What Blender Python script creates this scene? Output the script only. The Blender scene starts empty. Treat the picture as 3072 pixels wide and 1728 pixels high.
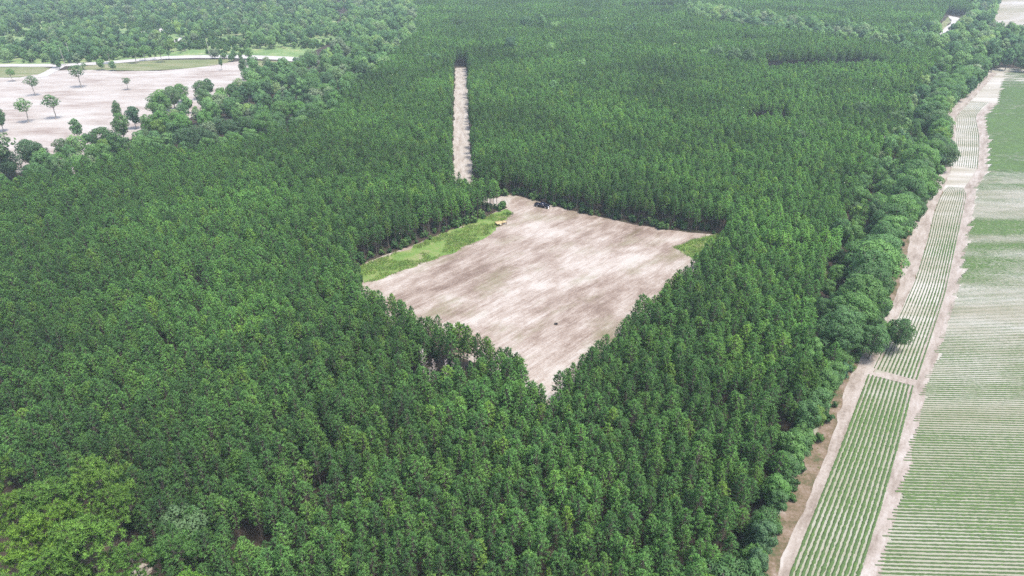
import bpy, bmesh, math, random
import numpy as np
from mathutils import Vector, Matrix

scene = bpy.context.scene
COL = scene.collection
rng = np.random.default_rng(7)
random.seed(7)

# ------------------------------------------------------------------ camera, sky, sun, exposure
CAM_H, PITCH, FOC = 95.0, math.radians(28.0), 2048.0
cam = bpy.data.cameras.new("camera")
cam.lens, cam.sensor_width, cam.clip_end, cam.clip_start = 24.0, 36.0, 9000.0, 0.5
cam_ob = bpy.data.objects.new("camera", cam)
cam_ob.location = (0, 0, CAM_H)
cam_ob.rotation_euler = (math.pi / 2 - PITCH, 0, 0)
COL.objects.link(cam_ob)
scene.camera = cam_ob

SUN_EL, SUN_AZ = math.radians(67), math.radians(128)      # azimuth clockwise from +Y
world = bpy.data.worlds.new("World")
scene.world = world
world.use_nodes = True
wn = world.node_tree
wn.nodes.clear()
w_out = wn.nodes.new("ShaderNodeOutputWorld")
w_bg = wn.nodes.new("ShaderNodeBackground")
w_sky = wn.nodes.new("ShaderNodeTexSky")
w_sky.sky_type = 'NISHITA'
w_sky.sun_disc = False
w_sky.sun_elevation, w_sky.sun_rotation = SUN_EL, SUN_AZ
w_sky.air_density, w_sky.dust_density, w_sky.ozone_density = 1.0, 3.0, 1.0
w_bg.inputs['Strength'].default_value = 0.115
wn.links.new(w_sky.outputs[0], w_bg.inputs[0])
wn.links.new(w_bg.outputs[0], w_out.inputs[0])

sun = bpy.data.lights.new("sun", 'SUN')
sun.energy, sun.angle, sun.color = 2.0, math.radians(10), (1.0, 0.96, 0.9)
sun_ob = bpy.data.objects.new("sun", sun)
sd = Vector((math.sin(SUN_AZ) * math.cos(SUN_EL), math.cos(SUN_AZ) * math.cos(SUN_EL), math.sin(SUN_EL)))
sun_ob.rotation_euler = sd.to_track_quat('Z', 'Y').to_euler()
sun_ob.location = (0, 0, 300)
COL.objects.link(sun_ob)

vs = scene.view_settings
vs.view_transform, vs.look, vs.exposure, vs.gamma = 'Standard', 'None', 1.72, 1.0
vs.use_curve_mapping = False
scene.cycles.max_bounces = 8
scene.cycles.diffuse_bounces = 6
scene.cycles.transmission_bounces = 6
scene.cycles.volume_bounces = 0
scene.cycles.use_adaptive_sampling = False
scene.cycles.use_denoising = False
scene.cycles.denoiser = 'OPENIMAGEDENOISE'
scene.cycles.denoising_prefilter = 'ACCURATE'
scene.cycles.denoising_input_passes = 'RGB_ALBEDO_NORMAL'


# ------------------------------------------------------------------ helpers
def G(x, y, z=0.0):
    """ground point (at height z) seen in the photograph at pixel x, y of 3072 x 1728"""
    a, b = (x - 1536) / FOC, (864 - y) / FOC
    dx, dy, dz = a, math.cos(PITCH) + b * math.sin(PITCH), -math.sin(PITCH) + b * math.cos(PITCH)
    t = (z - CAM_H) / dz
    return (dx * t, dy * t)


def GP(pts, z=0.0):
    return np.array([G(x, y, z) for x, y in pts])


def project(P):
    """pixel of world points (n,3)"""
    P = np.asarray(P, float)
    X, Y, Z = P[:, 0], P[:, 1], P[:, 2] - CAM_H
    f = Y * math.cos(PITCH) - Z * math.sin(PITCH)
    u = Y * math.sin(PITCH) + Z * math.cos(PITCH)
    return 1536 + FOC * X / f, 864 - FOC * u / f


def inside(P, poly):
    x, y = P[:, 0], P[:, 1]
    r = np.zeros(len(P), bool)
    n = len(poly)
    for i in range(n):
        x1, y1 = poly[i]
        x2, y2 = poly[(i + 1) % n]
        c = ((y1 > y) != (y2 > y))
        with np.errstate(divide='ignore', invalid='ignore'):
            xi = (x2 - x1) * (y - y1) / (y2 - y1 + 1e-12) + x1
        r ^= c & (x < xi)
    return r


def dist_line(P, line, closed=False):
    d = np.full(len(P), 1e9)
    n = len(line)
    for i in range(n if closed else n - 1):
        a, b = np.array(line[i]), np.array(line[(i + 1) % n])
        ab = b - a
        t = np.clip(((P[:, :2] - a) @ ab) / (ab @ ab + 1e-9), 0, 1)
        d = np.minimum(d, np.linalg.norm(P[:, :2] - (a + t[:, None] * ab), axis=1))
    return d


_tab = np.random.default_rng(99).random((256, 256))


def vnoise(x, y):
    x, y = np.asarray(x, float), np.asarray(y, float)
    xi, yi = np.floor(x).astype(int), np.floor(y).astype(int)
    fx, fy = x - xi, y - yi
    fx, fy = fx * fx * (3 - 2 * fx), fy * fy * (3 - 2 * fy)
    g = lambda a, b: _tab[a % 256, b % 256]
    return (g(xi, yi) * (1 - fx) + g(xi + 1, yi) * fx) * (1 - fy) + (g(xi, yi + 1) * (1 - fx) + g(xi + 1, yi + 1) * fx) * fy


def fbm(x, y, o=4):
    s, a, t = 0, 0.5, 0
    for k in range(o):
        s = s + a * vnoise(np.asarray(x) * 2 ** k + 17.3 * k, np.asarray(y) * 2 ** k + 5.1 * k)
        t += a
        a *= 0.5
    return s / t


class MB:
    """collects vertices, faces, a material index per face and one float per face (tint)"""
    def __init__(s):
        s.V, s.F, s.M, s.T, s.N, s.n = [], [], [], [], [], 0

    def add(s, V, F, m=0, t=0.5, nr=(0, 0, 1)):
        V = np.asarray(V, float).reshape(-1, 3)
        F = np.asarray(F, int)
        s.V.append(V)
        s.F.append(F + s.n)
        s.M.append(np.full(len(F), m))
        s.T.append(np.broadcast_to(np.asarray(t, float), (len(F),)).copy())
        s.N.append(np.broadcast_to(np.asarray(nr, float), (len(F), 3)).copy())
        s.n += len(V)

    def tube(s, p0, p1, r0, r1, n=5, m=0, cap=False):
        p0, p1 = np.array(p0, float), np.array(p1, float)
        d = p1 - p0
        d /= np.linalg.norm(d) + 1e-9
        a = np.cross(d, (0, 0, 1.0) if abs(d[2]) < .9 else (1.0, 0, 0))
        a /= np.linalg.norm(a)
        b = np.cross(d, a)
        th = np.arange(n) * 2 * math.pi / n
        ring = np.cos(th)[:, None] * a + np.sin(th)[:, None] * b
        V = np.vstack([p0 + ring * r0, p1 + ring * r1])
        i = np.arange(n)
        j = (i + 1) % n
        s.add(V, np.stack([i, j, j + n, i + n], 1), m)
        if cap:
            s.add(np.vstack([V, p0, p1]), np.vstack([np.stack([i + n, j + n, 0 * i + 2 * n + 1, 0 * i + 2 * n + 1], 1)[:, :3],
                                                     np.stack([j, i, 0 * i + 2 * n], 1)]), m)

    def box(s, c, size, rot=0.0, m=0):
        c, h = np.array(c, float), np.array(size, float) / 2
        v = np.array([(x, y, z) for z in (-1, 1) for y in (-1, 1) for x in (-1, 1)]) * h
        if rot:
            cs, sn = math.cos(rot), math.sin(rot)
            v[:, :2] = np.stack([v[:, 0] * cs - v[:, 1] * sn, v[:, 0] * sn + v[:, 1] * cs], 1)
        s.add(v + c, [(0, 2, 3, 1), (4, 5, 7, 6), (0, 1, 5, 4), (2, 6, 7, 3), (0, 4, 6, 2), (1, 3, 7, 5)], m)

    def mesh(s, name, mats, smooth=False):
        me = bpy.data.meshes.new(name)
        V = np.vstack(s.V)
        nv, loops, tot = len(V), [], []
        for F in s.F:
            loops.append(F.ravel())
            tot.append(np.full(len(F), F.shape[1]))
        L, T = np.concatenate(loops), np.concatenate(tot)
        me.vertices.add(nv)
        me.vertices.foreach_set("co", V.astype(np.float32).ravel())
        me.loops.add(len(L))
        me.loops.foreach_set("vertex_index", L.astype(np.int32))
        me.polygons.add(len(T))
        st = np.concatenate([[0], np.cumsum(T)[:-1]])
        me.polygons.foreach_set("loop_start", st.astype(np.int32))
        me.polygons.foreach_set("material_index", np.concatenate(s.M).astype(np.int32))
        at = me.attributes.new("tint", 'FLOAT', 'FACE')
        at.data.foreach_set("value", np.concatenate(s.T).astype(np.float32))
        at = me.attributes.new("lean", 'FLOAT_VECTOR', 'FACE')
        at.data.foreach_set("vector", np.concatenate(s.N).astype(np.float32).ravel())
        for m in mats:
            me.materials.append(m)
        me.update(calc_edges=True)
        me.validate()
        if smooth:
            me.shade_smooth()
        return me


def put(name, me, parent=None, loc=(0, 0, 0), rz=0.0, scale=(1, 1, 1), coll=None):
    o = bpy.data.objects.new(name, me)
    o.location, o.rotation_euler, o.scale = loc, (0, 0, rz), scale
    (coll or COL).objects.link(o)
    if parent is not None:
        o.parent = parent
    return o


def tag(o, label=None, cat=None, group=None, kind=None):
    for k, v in (("label", label), ("category", cat), ("group", group), ("kind", kind)):
        if v:
            o[k] = v
    return o


# ------------------------------------------------------------------ materials
def new_mat(name):
    m = bpy.data.materials.new(name)
    m.use_nodes = True
    nt = m.node_tree
    b = nt.nodes["Principled BSDF"]
    b.inputs["Roughness"].default_value = 0.8
    b.inputs["Specular IOR Level"].default_value = 0.2
    return m, nt, b


def nd(nt, t, **kw):
    n = nt.nodes.new(t)
    for k, v in kw.items():
        setattr(n, k, v)
    return n


def ramp(nt, fac, stops, interp='LINEAR'):
    r = nd(nt, "ShaderNodeValToRGB")
    r.color_ramp.interpolation = interp
    els = r.color_ramp.elements
    while len(els) < len(stops):
        els.new(0.5)
    for e, (p, c) in zip(els, stops):
        e.position = p
        e.color = (*c, 1) if len(c) == 3 else c
    nt.links.new(fac, r.inputs[0])
    return r.outputs[0]


def math_n(nt, op, a, b=None, clamp=False):
    n = nd(nt, "ShaderNodeMath", operation=op, use_clamp=clamp)
    for i, v in enumerate((a, b)):
        if v is None:
            continue
        if isinstance(v, (int, float)):
            n.inputs[i].default_value = v
        else:
            nt.links.new(v, n.inputs[i])
    return n.outputs[0]


def mixc(nt, fac, a, b, mode='MIX'):
    n = nd(nt, "ShaderNodeMix", data_type='RGBA', blend_type=mode)
    for i, v in ((0, fac), (6, a), (7, b)):
        if isinstance(v, (int, float)):
            n.inputs[i].default_value = v
        elif isinstance(v, tuple):
            n.inputs[i].default_value = (*v, 1)
        else:
            nt.links.new(v, n.inputs[i])
    return n.outputs[2]


def noise(nt, scale, detail=4, rough=0.55, rot=0.0, stretch=(1, 1, 1), coord=None, dist=0.0, off=(0, 0, 0)):
    if coord is None:
        coord = nd(nt, "ShaderNodeNewGeometry").outputs["Position"]
    mp0 = nd(nt, "ShaderNodeMapping", vector_type='POINT')
    mp0.inputs["Rotation"].default_value = (0, 0, -rot)
    nt.links.new(coord, mp0.inputs[0])
    mp = nd(nt, "ShaderNodeMapping", vector_type='POINT')
    mp.inputs["Scale"].default_value = stretch
    mp.inputs["Location"].default_value = off
    nt.links.new(mp0.outputs[0], mp.inputs[0])
    n = nd(nt, "ShaderNodeTexNoise")
    n.inputs["Scale"].default_value = scale
    n.inputs["Detail"].default_value = detail
    n.inputs["Roughness"].default_value = rough
    n.inputs["Distortion"].default_value = dist
    nt.links.new(mp.outputs[0], n.inputs["Vector"])
    return n.outputs["Fac"]


def foliage_mat(name, stops=None, trans=0.24, tint=0.35, patch=0.42, patch_scale=0.016):
    """leaf material; colour from a ramp over the random number of each tree, or from the object's own colour"""
    m, nt, b = new_mat(name)
    oi = nd(nt, "ShaderNodeObjectInfo")
    if stops:
        col = ramp(nt, oi.outputs["Random"], stops)
    else:
        col = oi.outputs["Color"]
    at = nd(nt, "ShaderNodeAttribute", attribute_name="tint")
    t = math_n(nt, 'MULTIPLY_ADD', at.outputs["Fac"], tint * 2)
    t.node.inputs[2].default_value = 1 - tint
    col = mixc(nt, 1.0, col, t, 'MULTIPLY')
    # fresh yellow-green growth on some sprays
    y = math_n(nt, 'GREATER_THAN', at.outputs["Fac"], 0.82)
    y = math_n(nt, 'MULTIPLY', y, 0.18)
    col = mixc(nt, y, col, (0.10, 0.17, 0.035))
    if patch:
        n = noise(nt, patch_scale, 3, 0.6, coord=oi.outputs["Location"])
        n = ramp(nt, n, [(0.3, (1 - patch,) * 3), (0.7, (1 + patch * 0.7, 1 + patch * 0.6, 1 + patch * 0.25))])
        col = mixc(nt, 1.0, col, n, 'MULTIPLY')
    nt.links.new(col, b.inputs["Base Color"])
    b.inputs["Roughness"].default_value = 0.6
    b.inputs["Specular IOR Level"].default_value = 0.1
    # leaves of one spray turn the same way: shade them by the lie of the spray, not by each blade alone
    la = nd(nt, "ShaderNodeAttribute", attribute_name="lean")
    vt = nd(nt, "ShaderNodeVectorTransform", vector_type='NORMAL', convert_from='OBJECT', convert_to='WORLD')
    nt.links.new(la.outputs["Vector"], vt.inputs[0])
    for_n = nd(nt, "ShaderNodeVectorMath", operation='NORMALIZE')
    nt.links.new(vt.outputs[0], for_n.inputs[0])
    nt.links.new(for_n.outputs[0], b.inputs["Normal"])
    tr = nd(nt, "ShaderNodeBsdfTranslucent")
    nt.links.new(mixc(nt, 1.0, col, (trans * 3.6, trans * 3.9, trans * 2.6), 'MULTIPLY'), tr.inputs[0])
    mx = nd(nt, "ShaderNodeAddShader")      # a leaf reflects about as much light as it lets through
    nt.links.new(b.outputs[0], mx.inputs[0])
    nt.links.new(tr.outputs[0], mx.inputs[1])
    nt.links.new(mx.outputs[0], nt.nodes["Material Output"].inputs[0])
    return m


def plain(name, c, rough=0.7, metal=0.0, spec=0.3, var=0.15, scale=3.0):
    m, nt, b = new_mat(name)
    n = noise(nt, scale, 3, coord=nd(nt, "ShaderNodeTexCoord").outputs["Object"])
    lo, hi = tuple(x * (1 - var) for x in c), tuple(min(1, x * (1 + var)) for x in c)
    nt.links.new(ramp(nt, n, [(0.3, lo), (0.7, hi)]), b.inputs["Base Color"])
    b.inputs["Roughness"].default_value = rough
    b.inputs["Metallic"].default_value = metal
    b.inputs["Specular IOR Level"].default_value = spec
    return m


PINE_STOPS = [(0.0, (0.058, 0.138, 0.048)), (0.3, (0.080, 0.190, 0.059)), (0.7, (0.104, 0.234, 0.067)),
              (0.95, (0.124, 0.25, 0.062)), (1.0, (0.16, 0.28, 0.06))]
WOOD_STOPS = [(0.0, (0.034, 0.072, 0.040)), (0.22, (0.048, 0.102, 0.044)), (0.5, (0.072, 0.14, 0.054)),
              (0.78, (0.098, 0.17, 0.06)), (0.92, (0.10, 0.13, 0.085)), (1.0, (0.13, 0.20, 0.06))]
M_pine = foliage_mat("pine_needles", PINE_STOPS, tint=0.22, patch=0.5)
M_wood = foliage_mat("mixed_leaves", WOOD_STOPS, patch=0.2)
M_leaf = foliage_mat("tree_leaves", None, patch=0.0, tint=0.28)
M_grass = foliage_mat("grass_blades", [(0, (0.08, 0.152, 0.030)), (0.6, (0.112, 0.190, 0.038)), (1, (0.165, 0.20, 0.062))], patch=0.25, patch_scale=0.12)
M_shrub = foliage_mat("shrub_leaves", [(0, (0.026, 0.062, 0.022)), (0.6, (0.040, 0.090, 0.026)), (1, (0.065, 0.115, 0.034))], patch=0.2)
M_bark = plain("pine_bark", (0.105, 0.085, 0.07), 0.9, var=0.35, scale=1.2)
M_grey_bark = plain("grey_bark", (0.26, 0.23, 0.20), 0.9, var=0.3, scale=1.2)
M_dead = plain("dead_wood", (0.36, 0.31, 0.30), 0.9, var=0.3, scale=0.8)


def forest_floor():
    m, nt, b = new_mat("forest_floor")
    n1 = noise(nt, 0.35, 5, 0.7)
    c = ramp(nt, n1, [(0.3, (0.020, 0.014, 0.011)), (0.5, (0.036, 0.025, 0.019)), (0.62, (0.030, 0.030, 0.014)), (0.75, (0.022, 0.038, 0.014))])
    nt.links.new(c, b.inputs["Base Color"])
    return m


def scrub_floor():
    m, nt, b = new_mat("scrub_floor")
    n1 = noise(nt, 0.06, 6, 0.7)
    c = ramp(nt, n1, [(0.32, (0.06, 0.11, 0.04)), (0.5, (0.11, 0.17, 0.06)), (0.6, (0.17, 0.20, 0.09)), (0.68, (0.33, 0.30, 0.2))])
    nt.links.new(c, b.inputs["Base Color"])
    return m


def clearing_mat():
    m, nt, b = new_mat("tilled_sand")
    rot = math.radians(48)
    st = noise(nt, 1.5, 8, 0.75, rot=rot, stretch=(0.16, 1.5, 1), dist=0.2)
    st2 = noise(nt, 2.0, 5, 0.7, rot=rot + 1.45, stretch=(0.25, 1.2, 1))
    big = noise(nt, 0.04, 4, 0.6, rot=rot, stretch=(0.8, 1.15, 1), off=(3.1, 8.2, 0))
    med = noise(nt, 0.16, 6, 0.7, rot=rot, stretch=(0.55, 1.3, 1), off=(9, 2, 0))
    fine = noise(nt, 2.6, 6, 0.8)
    f4 = 0.0
    line = noise(nt, 1.0, 3, 0.55, rot=rot, stretch=(0.025, 1.0, 1), off=(1, 5, 0))
    for src, w_ in ((line, 0.42), (big, 1.35), (med, 1.2), (st, 0.75), (st2, 0.35), (fine, 0.85)):
        q = math_n(nt, 'MULTIPLY_ADD', src, w_)
        q.node.inputs[2].default_value = -0.5 * w_
        f4 = math_n(nt, 'ADD', q, f4)
    f4 = math_n(nt, 'MULTIPLY_ADD', f4, 1.25)
    f4.node.inputs[2].default_value = 0.66
    c = ramp(nt, f4, [(0.1, (0.092, 0.063, 0.048)), (0.35, (0.132, 0.097, 0.077)), (0.55, (0.184, 0.144, 0.118)), (0.78, (0.246, 0.208, 0.179)), (1.0, (0.305, 0.277, 0.250))])
    # thin weeds
    w = noise(nt, 0.055, 6, 0.72, rot=rot, stretch=(0.7, 1.3, 1), off=(40, 11, 0))
    wf = math_n(nt, 'MULTIPLY', ramp(nt, w, [(0.52, (0, 0, 0)), (0.66, (1, 1, 1))]), ramp(nt, fine, [(0.42, (0, 0, 0)), (0.58, (1, 1, 1))]))
    c = mixc(nt, math_n(nt, 'MULTIPLY', wf, 0.8), c, (0.115, 0.115, 0.05))
    nt.links.new(c, b.inputs["Base Color"])
    sp = noise(nt, 1.1, 3, 0.6, rot=rot, stretch=(0.5, 1.4, 1), off=(7, 3, 0))
    c = mixc(nt, math_n(nt, 'MULTIPLY', ramp(nt, sp, [(0.60, (0, 0, 0)), (0.70, (1, 1, 1))]), 0.5), c, (0.085, 0.07, 0.06))
    bp = nd(nt, "ShaderNodeBump")
    bp.inputs["Strength"].default_value = 0.6
    bp.inputs["Distance"].default_value = 0.15
    nt.links.new(st2, bp.inputs["Height"])
    nt.links.new(bp.outputs[0], b.inputs["Normal"])
    return m


def sand_mat(name, stops, scale, rot=0.0, stretch=(1, 1, 1), fine=0.4):
    m, nt, b = new_mat(name)
    n1 = noise(nt, scale, 7, 0.68, rot=rot, stretch=stretch)
    n2 = noise(nt, 1.6, 5, 0.7)
    f = math_n(nt, 'MULTIPLY_ADD', n2, fine)
    f2 = math_n(nt, 'ADD', n1, -0.5 * fine)
    nt.links.new(f2, f.node.inputs[2])
    nt.links.new(ramp(nt, f, stops), b.inputs["Base Color"])
    return m


M_floor = forest_floor()
M_scrub = scrub_floor()
M_clear = clearing_mat()
SAND = [(0.3, (0.42, 0.33, 0.27)), (0.42, (0.60, 0.52, 0.46)), (0.55, (0.74, 0.68, 0.62)), (0.7, (0.82, 0.78, 0.74))]
M_lot = sand_mat("white_sand", [(0.3, (0.165, 0.125, 0.108)), (0.4, (0.215, 0.18, 0.158)), (0.5, (0.265, 0.236, 0.214)), (0.66, (0.31, 0.293, 0.276))], 0.05, stretch=(0.6, 1.4, 1))
M_road = sand_mat("dirt_road_sand", [(0.32, (0.16, 0.13, 0.105)), (0.42, (0.22, 0.19, 0.162)), (0.54, (0.275, 0.248, 0.22)), (0.68, (0.31, 0.29, 0.268))], 0.22, stretch=(2.2, 0.5, 1))
M_white_road = sand_mat("pale_road_sand", [(0.3, (0.26, 0.24, 0.22)), (0.6, (0.33, 0.32, 0.31))], 0.1)
M_field = sand_mat("field_soil", [(0.3, (0.175, 0.16, 0.118)), (0.43, (0.22, 0.204, 0.165)), (0.53, (0.28, 0.264, 0.235)), (0.65, (0.33, 0.318, 0.3))], 0.045, rot=-0.04, stretch=(0.25, 1.4, 1), fine=0.3)
nt = M_field.node_tree
sx = nd(nt, "ShaderNodeSeparateXYZ")
nt.links.new(nd(nt, "ShaderNodeNewGeometry").outputs["Position"], sx.inputs[0])
mr_ = nd(nt, "ShaderNodeMapRange")
mr_.inputs["From Min"].default_value, mr_.inputs["From Max"].default_value = 118, 165
nt.links.new(math_n(nt, 'ADD', sx.outputs["Y"], math_n(nt, 'MULTIPLY', noise(nt, 0.05, 4), 60)), mr_.inputs["Value"])
mr_.inputs["From Min"].default_value, mr_.inputs["From Max"].default_value = 145, 195
pb_ = nt.nodes["Principled BSDF"]
old = pb_.inputs["Base Color"].links[0].from_socket
nt.links.new(mixc(nt, mr_.outputs[0], mixc(nt, 0.6, old, (0.15, 0.155, 0.10)), old), pb_.inputs["Base Color"])   # weedy soil at the near end
M_track = sand_mat("farm_track_sand", [(0.3, (0.132, 0.105, 0.085)), (0.42, (0.185, 0.156, 0.132)), (0.55, (0.243, 0.212, 0.187)), (0.68, (0.29, 0.27, 0.25))], 0.3, rot=math.radians(55), stretch=(0.3, 1.2, 1))
M_verge = sand_mat("dry_verge", [(0.28, (0.045, 0.062, 0.024)), (0.42, (0.085, 0.068, 0.038)), (0.52, (0.125, 0.092, 0.062)), (0.64, (0.165, 0.128, 0.1)), (0.74, (0.22, 0.187, 0.158))], 0.28, fine=0.5)
M_meadow = sand_mat("meadow_ground", [(0.28, (0.058, 0.112, 0.024)), (0.46, (0.092, 0.152, 0.034)), (0.56, (0.125, 0.16, 0.05)), (0.63, (0.16, 0.16, 0.076)), (0.72, (0.22, 0.192, 0.145))], 0.18, fine=0.5)
M_dry_meadow = sand_mat("dry_meadow", [(0.3, (0.07, 0.095, 0.032)), (0.5, (0.115, 0.13, 0.055)), (0.62, (0.16, 0.155, 0.09)), (0.75, (0.23, 0.205, 0.165))], 0.06, stretch=(0.5, 1.6, 1))
M_far_field = sand_mat("far_field_soil", [(0.3, (0.12, 0.13, 0.075)), (0.45, (0.185, 0.165, 0.12)), (0.56, (0.25, 0.23, 0.2)), (0.7, (0.3, 0.285, 0.27))], 0.016, rot=0.5, stretch=(0.3, 1.4, 1))


# ------------------------------------------------------------------ ground sheets
def sheet(name, poly, z, mat, jag=0.8, step=2.0, seed=0.0, kind='structure'):
    pts = []
    n = len(poly)
    for i in range(n):
        a, b = np.array(poly[i], float), np.array(poly[(i + 1) % n], float)
        L = np.linalg.norm(b - a)
        k = max(1, min(160, int(L / step)))
        nrm = np.array([-(b - a)[1], (b - a)[0]]) / (L + 1e-9)
        for j in range(k):
            p = a + (b - a) * j / k
            o = (fbm(p[0] / (step * 2.2) + seed, p[1] / (step * 2.2), 3) - 0.5) * 2 * jag if jag else 0
            pts.append(p + nrm * o)
    bm = bmesh.new()
    vs_ = [bm.verts.new((p[0], p[1], z)) for p in pts]
    f = bm.faces.new(vs_)
    f.normal_update()
    if f.normal.z < 0:
        f.normal_flip()
    bmesh.ops.triangulate(bm, faces=[f])
    me = bpy.data.meshes.new(name)
    bm.to_mesh(me)
    bm.free()
    me.materials.append(mat)
    return tag(put(name, me), kind=kind)


def ribbon_poly(line, w0, w1=None):
    line = np.array(line, float)
    n = len(line)
    w = np.linspace(w0, w1 or w0, n)
    L, R = [], []
    for i in range(n):
        d = line[min(i + 1, n - 1)] - line[max(i - 1, 0)]
        d /= np.linalg.norm(d)
        nr = np.array([-d[1], d[0]])
        L.append(line[i] + nr * w[i] / 2)
        R.append(line[i] - nr * w[i] / 2)
    return np.array(L + R[::-1])


gm = MB()
gm.add([(-2600, -350, 0), (2600, -350, 0), (2600, 2600, 0), (-2600, 2600, 0)], [(0, 1, 2, 3)])
tag(put("ground", gm.mesh("ground", [M_floor])), kind='structure')

TH = 9.4     # usual height of the young pines
CLEAR = np.vstack([GP([(1606, 1228), (1646, 1228)]), GP([(1654, 1152), (1702, 1085), (1860, 950), (2085, 775)], TH), GP([(2168, 735), (2174, 706), (2050, 696), (1900, 673), (1750, 641), (1640, 613),
                  (1560, 588), (1530, 584), (1500, 590), (1480, 604), (1522, 622), (1430, 662), (1330, 702), (1200, 750), (1085, 792)]), GP([(1055, 800), (1120, 860), (1588, 1070), (1600, 1152)], TH)])
ROAD = GP([(1383, 203), (1383, 300), (1384, 388), (1386, 470), (1388, 520), (1394, 560), (1420, 592), (1470, 604), (1530, 606)])
LOT = GP([(-260, 238), (60, 232), (170, 211), (260, 209), (330, 213), (480, 213), (560, 206), (640, 196), (700, 185), (745, 180), (772, 184), (760, 202), (740, 235), (730, 262), (670, 300),
          (590, 345), (460, 400), (320, 440), (230, 480), (120, 510), (0, 525), (-260, 545)])
WHITE_ROAD = GP([(-260, 197), (0, 196.5), (180, 196), (300, 190), (420, 180), (500, 172.5), (600, 170), (720, 170), (850, 175), (960, 186)])
LINK = GP([(185, 196), (165, 208), (120, 232)])
VERGE1 = GP([(-260, 202), (0, 201), (125, 202), (165, 206), (150, 216), (60, 233), (-260, 238)])
VERGE2 = GP([(195, 210), (240, 199), (330, 192), (430, 184), (560, 179), (705, 178), (690, 186), (640, 196), (560, 206), (430, 212), (260, 210)])
VERGE3 = GP([(745, 181), (850, 184), (950, 196), (880, 214), (800, 212), (745, 205)])
FIELD = GP([(2215, 1790), (2330, 1500), (2395, 1330), (2490, 1150), (2550, 1030), (2610, 930), (2650, 850), (2665, 760), (2700, 670), (2735, 600), (2765, 520), (2800, 450), (2815, 380), (2812, 340),
            (2850, 292), (2900, 250), (2950, 215), (3000, 203), (3100, 209), (3500, 226), (4300, 262), (4300, 1790)])
FARF = GP([(3006, -45), (2988, 20), (2966, 96), (3100, 140), (3700, 165), (3700, -45)])
FARP = GP([(2845, 47), (2888, 56), (2882, 76), (2858, 92), (2820, 118), (2806, 116), (2826, 92), (2856, 66)])
FAR_OPEN = GP([(2836, 42), (2898, 50), (2893, 98), (2822, 134), (2790, 128), (2812, 84)])
FARV = GP([(2846, 50), (2852, 66), (2824, 92), (2800, 108), (2788, 106), (2806, 84), (2830, 66)])
WOOD = GP([(-700, -40), (1150, -40), (1255, 30), (1240, 105), (1150, 195), (1055, 245), (1000, 335), (900, 375), (770, 425), (600, 450), (430, 455), (300, 495), (150, 535), (-100, 565), (-700, 640)], 8)
SCRUB = GP([(-700, -45), (1000, -45), (1020, 120), (900, 172), (700, 166), (500, 170), (400, 178), (180, 194), (-700, 196)])

sheet("scrubland", SCRUB, 0.03, M_scrub, 6, 12)
sheet("sand_lot", LOT, 0.06, M_lot, 2.5, 4)
sheet("grass_verge", VERGE1, 0.09, M_dry_meadow, 2, 4, 1)
sheet("grass_verge", VERGE2, 0.09, M_dry_meadow, 2, 4, 2)
sheet("grass_verge", VERGE3, 0.09, M_dry_meadow, 2, 4, 3)
sheet("sand_road", ribbon_poly(WHITE_ROAD, 11, 16), 0.12, M_white_road, 0.7, 4)
sheet("sand_road", ribbon_poly(LINK, 8), 0.15, M_white_road, 0.6, 3)
sheet("clearing", CLEAR, 0.03, M_clear, 0.8, 1.5)
sheet("dirt_road", ribbon_poly(ROAD, 8.4), 0.05, M_road, 1.3, 1.8)
MEADOW = GP([(1520, 628), (1534, 642), (1506, 668), (1486, 690), (1450, 712), (1402, 738), (1350, 760), (1262, 792), (1180, 822), (1130, 842), (1090, 850), (1055, 812), (1120, 783), (1250, 736), (1330, 700), (1430, 661)])
sheet("meadow", MEADOW, 0.06, M_meadow, 2.2, 1.6)
MEADOW2 = GP([(2020, 742), (2085, 718), (2150, 704), (2195, 704), (2185, 745), (2130, 785), (2085, 780), (2052, 760)])
sheet("meadow", MEADOW2, 0.06, M_meadow, 0.7, 1.2, 4)
sheet("field", FIELD, 0.03, M_field, 1.0, 3)
TRACK_L = [(2330, 1790), (2370, 1660), (2420, 1540), (2480, 1400), (2520, 1280), (2545, 1170), (2590, 1080), (2640, 980), (2690, 880), (2710, 800), (2735, 700), (2755, 620), (2785, 545), (2830, 470), (2830, 400), (2830, 350), (2875, 295), (2925, 250), (2970, 215)]
TRACK_R = [(2990, 220), (2950, 262), (2915, 300), (2868, 350), (2865, 400), (2860, 470), (2850, 520), (2825, 580), (2800, 640), (2785, 715), (2745, 840), (2700, 940), (2655, 1060), (2610, 1130), (2530, 1330), (2450, 1540), (2370, 1728), (2350, 1790)]
VL = [(x - 62 - (20 if y > 1300 else 0) + (40 if y < 700 else 0), y) for x, y in TRACK_L]
TRACK_L = [(x - (16 if y > 1240 else 12 if y > 1000 else 0), y) for x, y in TRACK_L]
sheet("dry_verge", GP(VL + TRACK_R[:-1] + [(2360, 1790)]), 0.06, M_verge, 0.7, 2, 9)
sheet("farm_track", GP(TRACK_L + TRACK_R), 0.09, M_track, 0.6, 1.6, 5)
MID = [(2578, 1790), (2645, 1540), (2694, 1350), (2740, 1150), (2795, 1000), (2834, 880), (2864, 740), (2893, 620), (2897, 570), (2935, 510), (2940, 420), (2929, 350), (2968, 310)]
sheet("farm_track", ribbon_poly(GP([(x + 17 - (5 if y < 700 else 0), y) for x, y in MID]), 3.0, 4.5), 0.09, M_track, 0.5, 2, 6)
sheet("cross_path", GP([(2590, 1118), (2660, 1118), (2750, 1142), (2745, 1160), (2650, 1136), (2590, 1128)]), 0.12, M_track, 0.3, 1.5, 7)
sheet("far_field", FARF, 0.06, M_far_field, 2, 6)
sheet("far_verge", FARV, 0.06, M_dry_meadow, 1.5, 5)
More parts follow.
